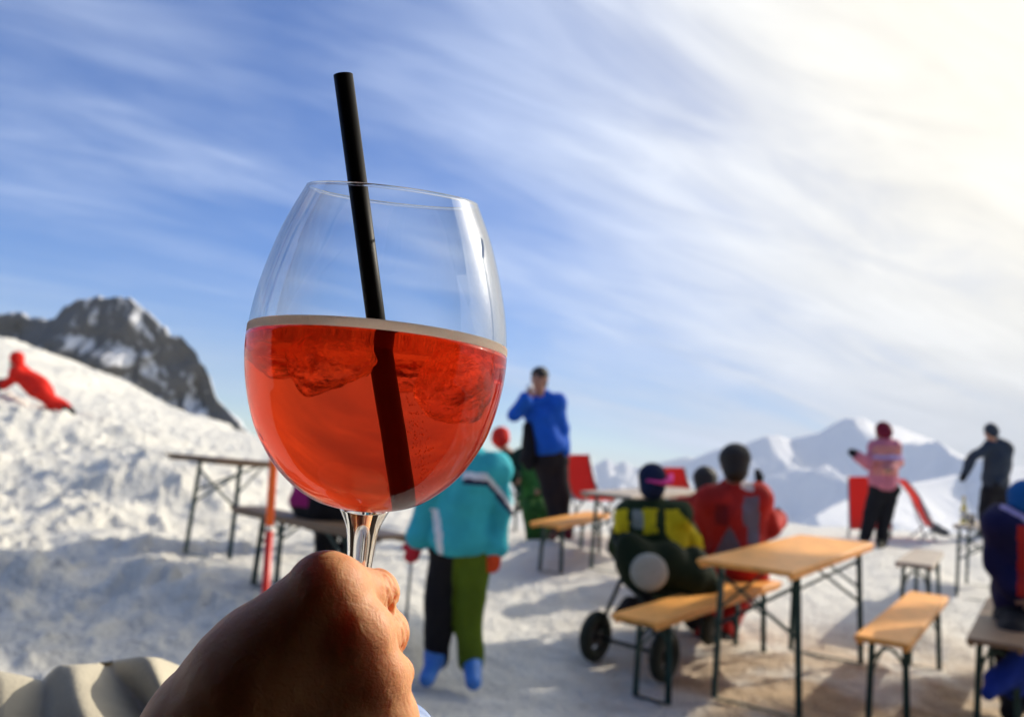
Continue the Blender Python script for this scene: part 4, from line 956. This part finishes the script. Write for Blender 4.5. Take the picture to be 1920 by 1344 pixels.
g_.links.new(c_b.outputs[2], b.inputs['Base Color']); b.inputs['Roughness'].default_value = .65; b.inputs['Specular IOR Level'].default_value = .25
hsum = gmth('ADD', gn(5, 8, .5, .65), gmth('MULTIPLY', gn(24, 5), .35))
bp = g_.nodes.new('ShaderNodeBump'); bp.inputs['Strength'].default_value = .9; bp.inputs['Distance'].default_value = .13; g_.links.new(hsum, bp.inputs['Height']); g_.links.new(bp.outputs[0], b.inputs['Normal'])
me.materials.append(gm2)
go = bpy.data.objects.new('ground', me); C.objects.link(go); tag(go, 'trampled snow terrace and slope', None, None, 'structure')

# ------------------------------------------------------------------ mountains
def snowrock(name, snow, rock, nz_lo, nz_hi, nscale, bdist, aspect=0):
    m = bpy.data.materials.new(name); m.use_nodes = True; t = m.node_tree; b = t.nodes['Principled BSDF']
    tc_ = t.nodes.new('ShaderNodeTexCoord'); ge = t.nodes.new('ShaderNodeNewGeometry'); sp = t.nodes.new('ShaderNodeSeparateXYZ'); t.links.new(ge.outputs['Normal'], sp.inputs[0])
    n = t.nodes.new('ShaderNodeTexNoise'); n.inputs['Scale'].default_value = nscale; n.inputs['Detail'].default_value = 9; n.inputs['Roughness'].default_value = .65; t.links.new(tc_.outputs['Object'], n.inputs[0])
    a = t.nodes.new('ShaderNodeMath'); a.operation = 'MULTIPLY_ADD'; a.inputs[1].default_value = 1.5; t.links.new(n.outputs[0], a.inputs[0]); t.links.new(sp.outputs[2], a.inputs[2])
    as_ = t.nodes.new('ShaderNodeMath'); as_.operation = 'MULTIPLY_ADD'; as_.inputs[1].default_value = aspect; t.links.new(sp.outputs[0], as_.inputs[0]); t.links.new(a.outputs[0], as_.inputs[2]); a = as_
    r = t.nodes.new('ShaderNodeMapRange'); r.inputs['From Min'].default_value = nz_lo+.75; r.inputs['From Max'].default_value = nz_hi+.75; t.links.new(a.outputs[0], r.inputs[0])
    x = t.nodes.new('ShaderNodeMix'); x.data_type = 'RGBA'; x.inputs[6].default_value = (*rock, 1); x.inputs[7].default_value = (*snow, 1); t.links.new(r.outputs[0], x.inputs[0])
    t.links.new(x.outputs[2], b.inputs['Base Color']); b.inputs['Roughness'].default_value = .85
    bp = t.nodes.new('ShaderNodeBump'); bp.inputs['Strength'].default_value = .6; bp.inputs['Distance'].default_value = bdist; t.links.new(n.outputs[0], bp.inputs['Height']); t.links.new(bp.outputs[0], b.inputs['Normal'])
    return m
# the crag on the left, about 75 m away
D0 = 75.0
sil = [(-120, 600), (-40, 590), (0, 588), (40, 590), (66, 600), (85, 598), (108, 578), (140, 559), (175, 552), (210, 549), (240, 560), (268, 572), (290, 592), (312, 622), (345, 642), (368, 668), (390, 705), (405, 740), (430, 765), (455, 790), (470, 812), (520, 850)]
sx = np.array([s_[0] for s_ in sil], float); sy = np.array([s_[1] for s_ in sil], float)
nu, nv = 260, 120; V = []
us = np.linspace(-120, 520, nu)
topw = np.stack([P(u_, np.interp(u_, sx, sy), D0) for u_ in us])
xw = topw[:, 0]; hz = topw[:, 2]+.22*fbm(topw[:, 0]*.9, topw[:, 0]*0, None, 3, 77); xs_sp = P(225, 600, D0)[0]
zb = -16.0
U, Vv = np.meshgrid(np.arange(nu), np.linspace(0, 1, nv), indexing='ij')
XW = xw[U]; HZ = hz[U]
front = Vv < .62
vf = np.clip(Vv/.62, 0, 1); vb = np.clip((Vv-.62)/.38, 0, 1)
# horizontal distance of the cliff foot from the crest, a spur near px 225 dividing shaded and sunlit faces
side_ = XW-xs_sp
foot_d = 18-np.where(side_ < 0, -side_*1.2, side_*1.15)
foot_d = np.clip(foot_d, 2.5, 18)
yy = np.where(front, D0-foot_d*(1-vf)**1.15+0*XW, D0+vb*26)
zz = np.where(front, zb+(HZ-zb)*np.clip(vf, 0, 1)**.9, HZ-vb*30)
rn = fbm(XW*.16, yy*.16+3, zz*.16, 5, 9, .6)
yy = yy-np.where(front, 3.2*rn*np.sin(np.clip(vf, 0, 1)*math.pi*.93), 0)
zz = zz+np.where(front, .7*fbm(XW*.3, yy*.3, zz*.3, 4, 12)*(1-.9*vf**4), .7*fbm(XW*.3, yy*.3, zz*.3, 4, 12))
XX = XW+1.2*fbm(XW*.2, yy*.2, zz*.2+9, 4, 15)*np.sin(np.clip(vf, 0, 1)*math.pi)
V = np.stack([XX, yy, zz], -1).reshape(-1, 3)
Fc = [(i*nv+j, (i+1)*nv+j, (i+1)*nv+j+1, i*nv+j+1) for i in range(nu-1) for j in range(nv-1)]
crag = obj('rock_crag', V, Fc, snowrock('crag_rock', (.80, .80, .80), (.14, .133, .122), .62, 1.15, 2.4, .8, 1.0), None, True, loc=(float(xs_sp), D0, 0))
tag(crag, 'dark snow dusted rock outcrop above the left slope', None, None, 'structure')

# the pale mountain on the right, about 2.4 km away
def mountain(name, label, D, sil, spur, depth, mat_, seed, namp, zb=-260, recede=None):
    sx = np.array([s_[0] for s_ in sil], float); sy = np.array([s_[1] for s_ in sil], float)
    nu, nv = 300, 150; us = np.linspace(sx[0], sx[-1], nu)
    offs = np.interp(us, *recede) if recede else np.zeros(nu)
    topw = np.stack([P(u_, np.interp(u_, sx, sy), D+o_) for u_, o_ in zip(us, offs)]); xw, hz = topw[:, 0], topw[:, 2]
    U, Vv = np.meshgrid(np.arange(nu), np.linspace(0, 1, nv), indexing='ij'); XW = xw[U]; HZ = hz[U]
    vf = np.clip(Vv/.7, 0, 1); vb = np.clip((Vv-.7)/.3, 0, 1); front = Vv < .7
    YC = topw[:, 1][U]; yy = np.where(front, YC-depth*(1-vf), YC+vb*depth*.8)
    # height falls away from the crest; spurs run towards the viewer
    fall = (1-vf)
    zz = np.where(front, HZ-(HZ-zb)*fall**.62, HZ-(HZ-zb)*vb)
    for (px0, px1, amp, wid) in spur:
        x0 = P(px0, 900, D)[0]; x1 = P(px1, 900, D)[0]; xc = x0+(x1-x0)*fall
        zz = zz+np.where(front, amp*np.maximum(0, 1-np.abs(XW-xc)/wid)*np.clip(fall*3.5, 0, 1), 0)
    zz = zz+namp*fbm(XW/(D*.05), yy/(D*.05), None, 5, seed, .55)*np.where(front, np.clip(fall*4, .12, 1), np.clip(vb*4, .12, 1))
    V = np.stack([XW, yy, zz], -1).reshape(-1, 3)
    Fc = [(i*nv+j, (i+1)*nv+j, (i+1)*nv+j+1, i*nv+j+1) for i in range(nu-1) for j in range(nv-1)]
    o = obj(name, V, Fc, mat_, None, True, loc=(float(xw.mean()), D, 0)); tag(o, label, None, None, 'structure'); return o
msn = snowrock('mountain_snow', (.80, .80, .80), (.30, .32, .35), .0, .25, .006, 10)
mountain('mountain', 'pale snow covered mountain with sunlit ridges at the right', 2400,
         [(1150, 960), (1220, 915), (1290, 862), (1350, 838), (1400, 828), (1440, 812), (1462, 810), (1482, 818), (1540, 808), (1572, 788), (1590, 780), (1618, 778), (1640, 790), (1690, 794), (1740, 815), (1800, 845), (1870, 872), (1950, 885), (2100, 905), (2300, 900)],
         [(1470, 1440, 60, 120), (1600, 1640, 110, 150)], 1500, msn, 3, 30, -260, ([1150, 1440, 1480, 1600, 1640, 1850, 2300], [0, 0, 60, 0, 60, 650, 1500]))
mountain('snow_hill', 'sunlit snow slope below the pale mountain', 1300,
         [(1440, 1040), (1490, 1000), (1530, 965), (1580, 938), (1640, 920), (1720, 902), (1790, 888), (1850, 880), (1950, 870), (2200, 855)],
         [(1600, 1560, 12, 60)], 420, msn, 11, 9, -150, ([1440, 1530, 2200], [0, 60, 1150]))
mountain('distant_mountain', 'faint far snow peaks on the horizon between the people', 4200,
         [(600, 900), (760, 872), (900, 868), (1000, 876), (1080, 872), (1120, 866), (1138, 852), (1155, 866), (1172, 860), (1190, 872), (1230, 866), (1290, 852), (1320, 858), (1380, 850), (1500, 880), (1800, 900), (2100, 905)],
         [(1138, 1160, 70, 220), (1290, 1330, 90, 280)], 1500, msn, 6, 70, -400)

# ------------------------------------------------------------------ haze
HB_ = MB(); hb = (-5600, -300, -520), (5600, 5600, 560)
HB_.box(((hb[0][0]+hb[1][0])/2, (hb[0][1]+hb[1][1])/2, (hb[0][2]+hb[1][2])/2), (1, 0, 0), (0, 1, 0), (0, 0, 1), (hb[1][0]-hb[0][0])/2, (hb[1][1]-hb[0][1])/2, (hb[1][2]-hb[0][2])/2)
HAZE = True
if HAZE:
    hm = bpy.data.materials.new('haze_air'); hm.use_nodes = True; g_ = hm.node_tree; g_.nodes.clear(); o_ = g_.nodes.new('ShaderNodeOutputMaterial')
    pv = g_.nodes.new('ShaderNodeVolumePrincipled'); pv.inputs['Color'].default_value = (.80, .88, 1, 1); pv.inputs['Density'].default_value = .00018; g_.links.new(pv.outputs[0], o_.inputs['Volume'])
    ho = HB_.build('haze', hm); tag(ho, 'thin blue haze in the mountain air', None, None, 'stuff')

# ------------------------------------------------------------------ hut and high canopy, both added out of view to shape the light
dw = mat('dark_blocker_boards', (.018, .011, .007), .8, noise=.3, nscale=6, spec=.1)
enclosure = thing('light_blocker', 'added dark timber hut wall and eave behind the photographer', 'light blocker', (0, -1.6, 0))  # unseen walls, roof and counter put in to darken the hand
m = MB()
for i in range(30): m.box((-6+i*.4, -.6, 1.5), (1, 0, 0), (0, 1, 0), (0, 0, 1), .198, .03, 1.8, .004)
m.build('wall', dw, enclosure)
m = MB(); m.box((0, -.25, 2.02), (1, 0, 0), (0, 1, 0), (0, 0, 1), 1.6, .62, .05, .01); m.build('roof', dw, enclosure)
m = MB(); m.box((-1.3, -.2, 1.0), (1, 0, 0), (0, 1, 0), (0, 0, 1), .04, .5, .98, .01); m.build('side_wall', dw, enclosure)
m = MB(); m.box((1.3, -.32, 1.0), (1, 0, 0), (0, 1, 0), (0, 0, 1), .04, .35, .98, .01); m.build('side_wall', dw, enclosure)
m = MB(); m.box((0, -.05, .86), (1, 0, 0), (0, 1, 0), (0, 0, 1), 1.22, .5, .03, .01); m.box((0, .42, .44), (1, 0, 0), (0, 1, 0), (0, 0, 1), 1.22, .03, .38, .01); m.build('counter', dw, enclosure)
# canopy added unseen at the right, outlined to shade the lower left snow
hzv = np.array([math.sin(SUN_AZ), math.cos(SUN_AZ)]); tH = 20.0; tz = tH*math.tan(SUN_EL)
poly = [(.80, 3.85), (-.03, 4.85), (-1.1, 5.3), (-2.2, 5.75), (-3.6, 5.7), (-3.3, 3.9), (-1.0, 3.75), (.9, 3.0)]
pts = [(x+hzv[0]*tH, y+hzv[1]*tH) for x, y in poly]; n = len(pts)
shade_root = thing('shade_caster', 'added high timber canopy on posts, out of view, shading the lower left snow', 'canopy', (pts[0][0], pts[0][1], 0))
v = [(x, y, tz) for x, y in pts]+[(x, y, tz+.25) for x, y in pts]
obj('roof', v, [tuple(reversed(range(n))), tuple(range(n, 2*n))]+[(i, (i+1) % n, n+(i+1) % n, n+i) for i in range(n)], dw, shade_root, False)
for x, y in (pts[0], pts[7]):
    m = MB(); m.bar((x, y, -12), (x, y, tz+.02), .25, .25, up=(1, 0, 0)); m.build('post', dw, shade_root)
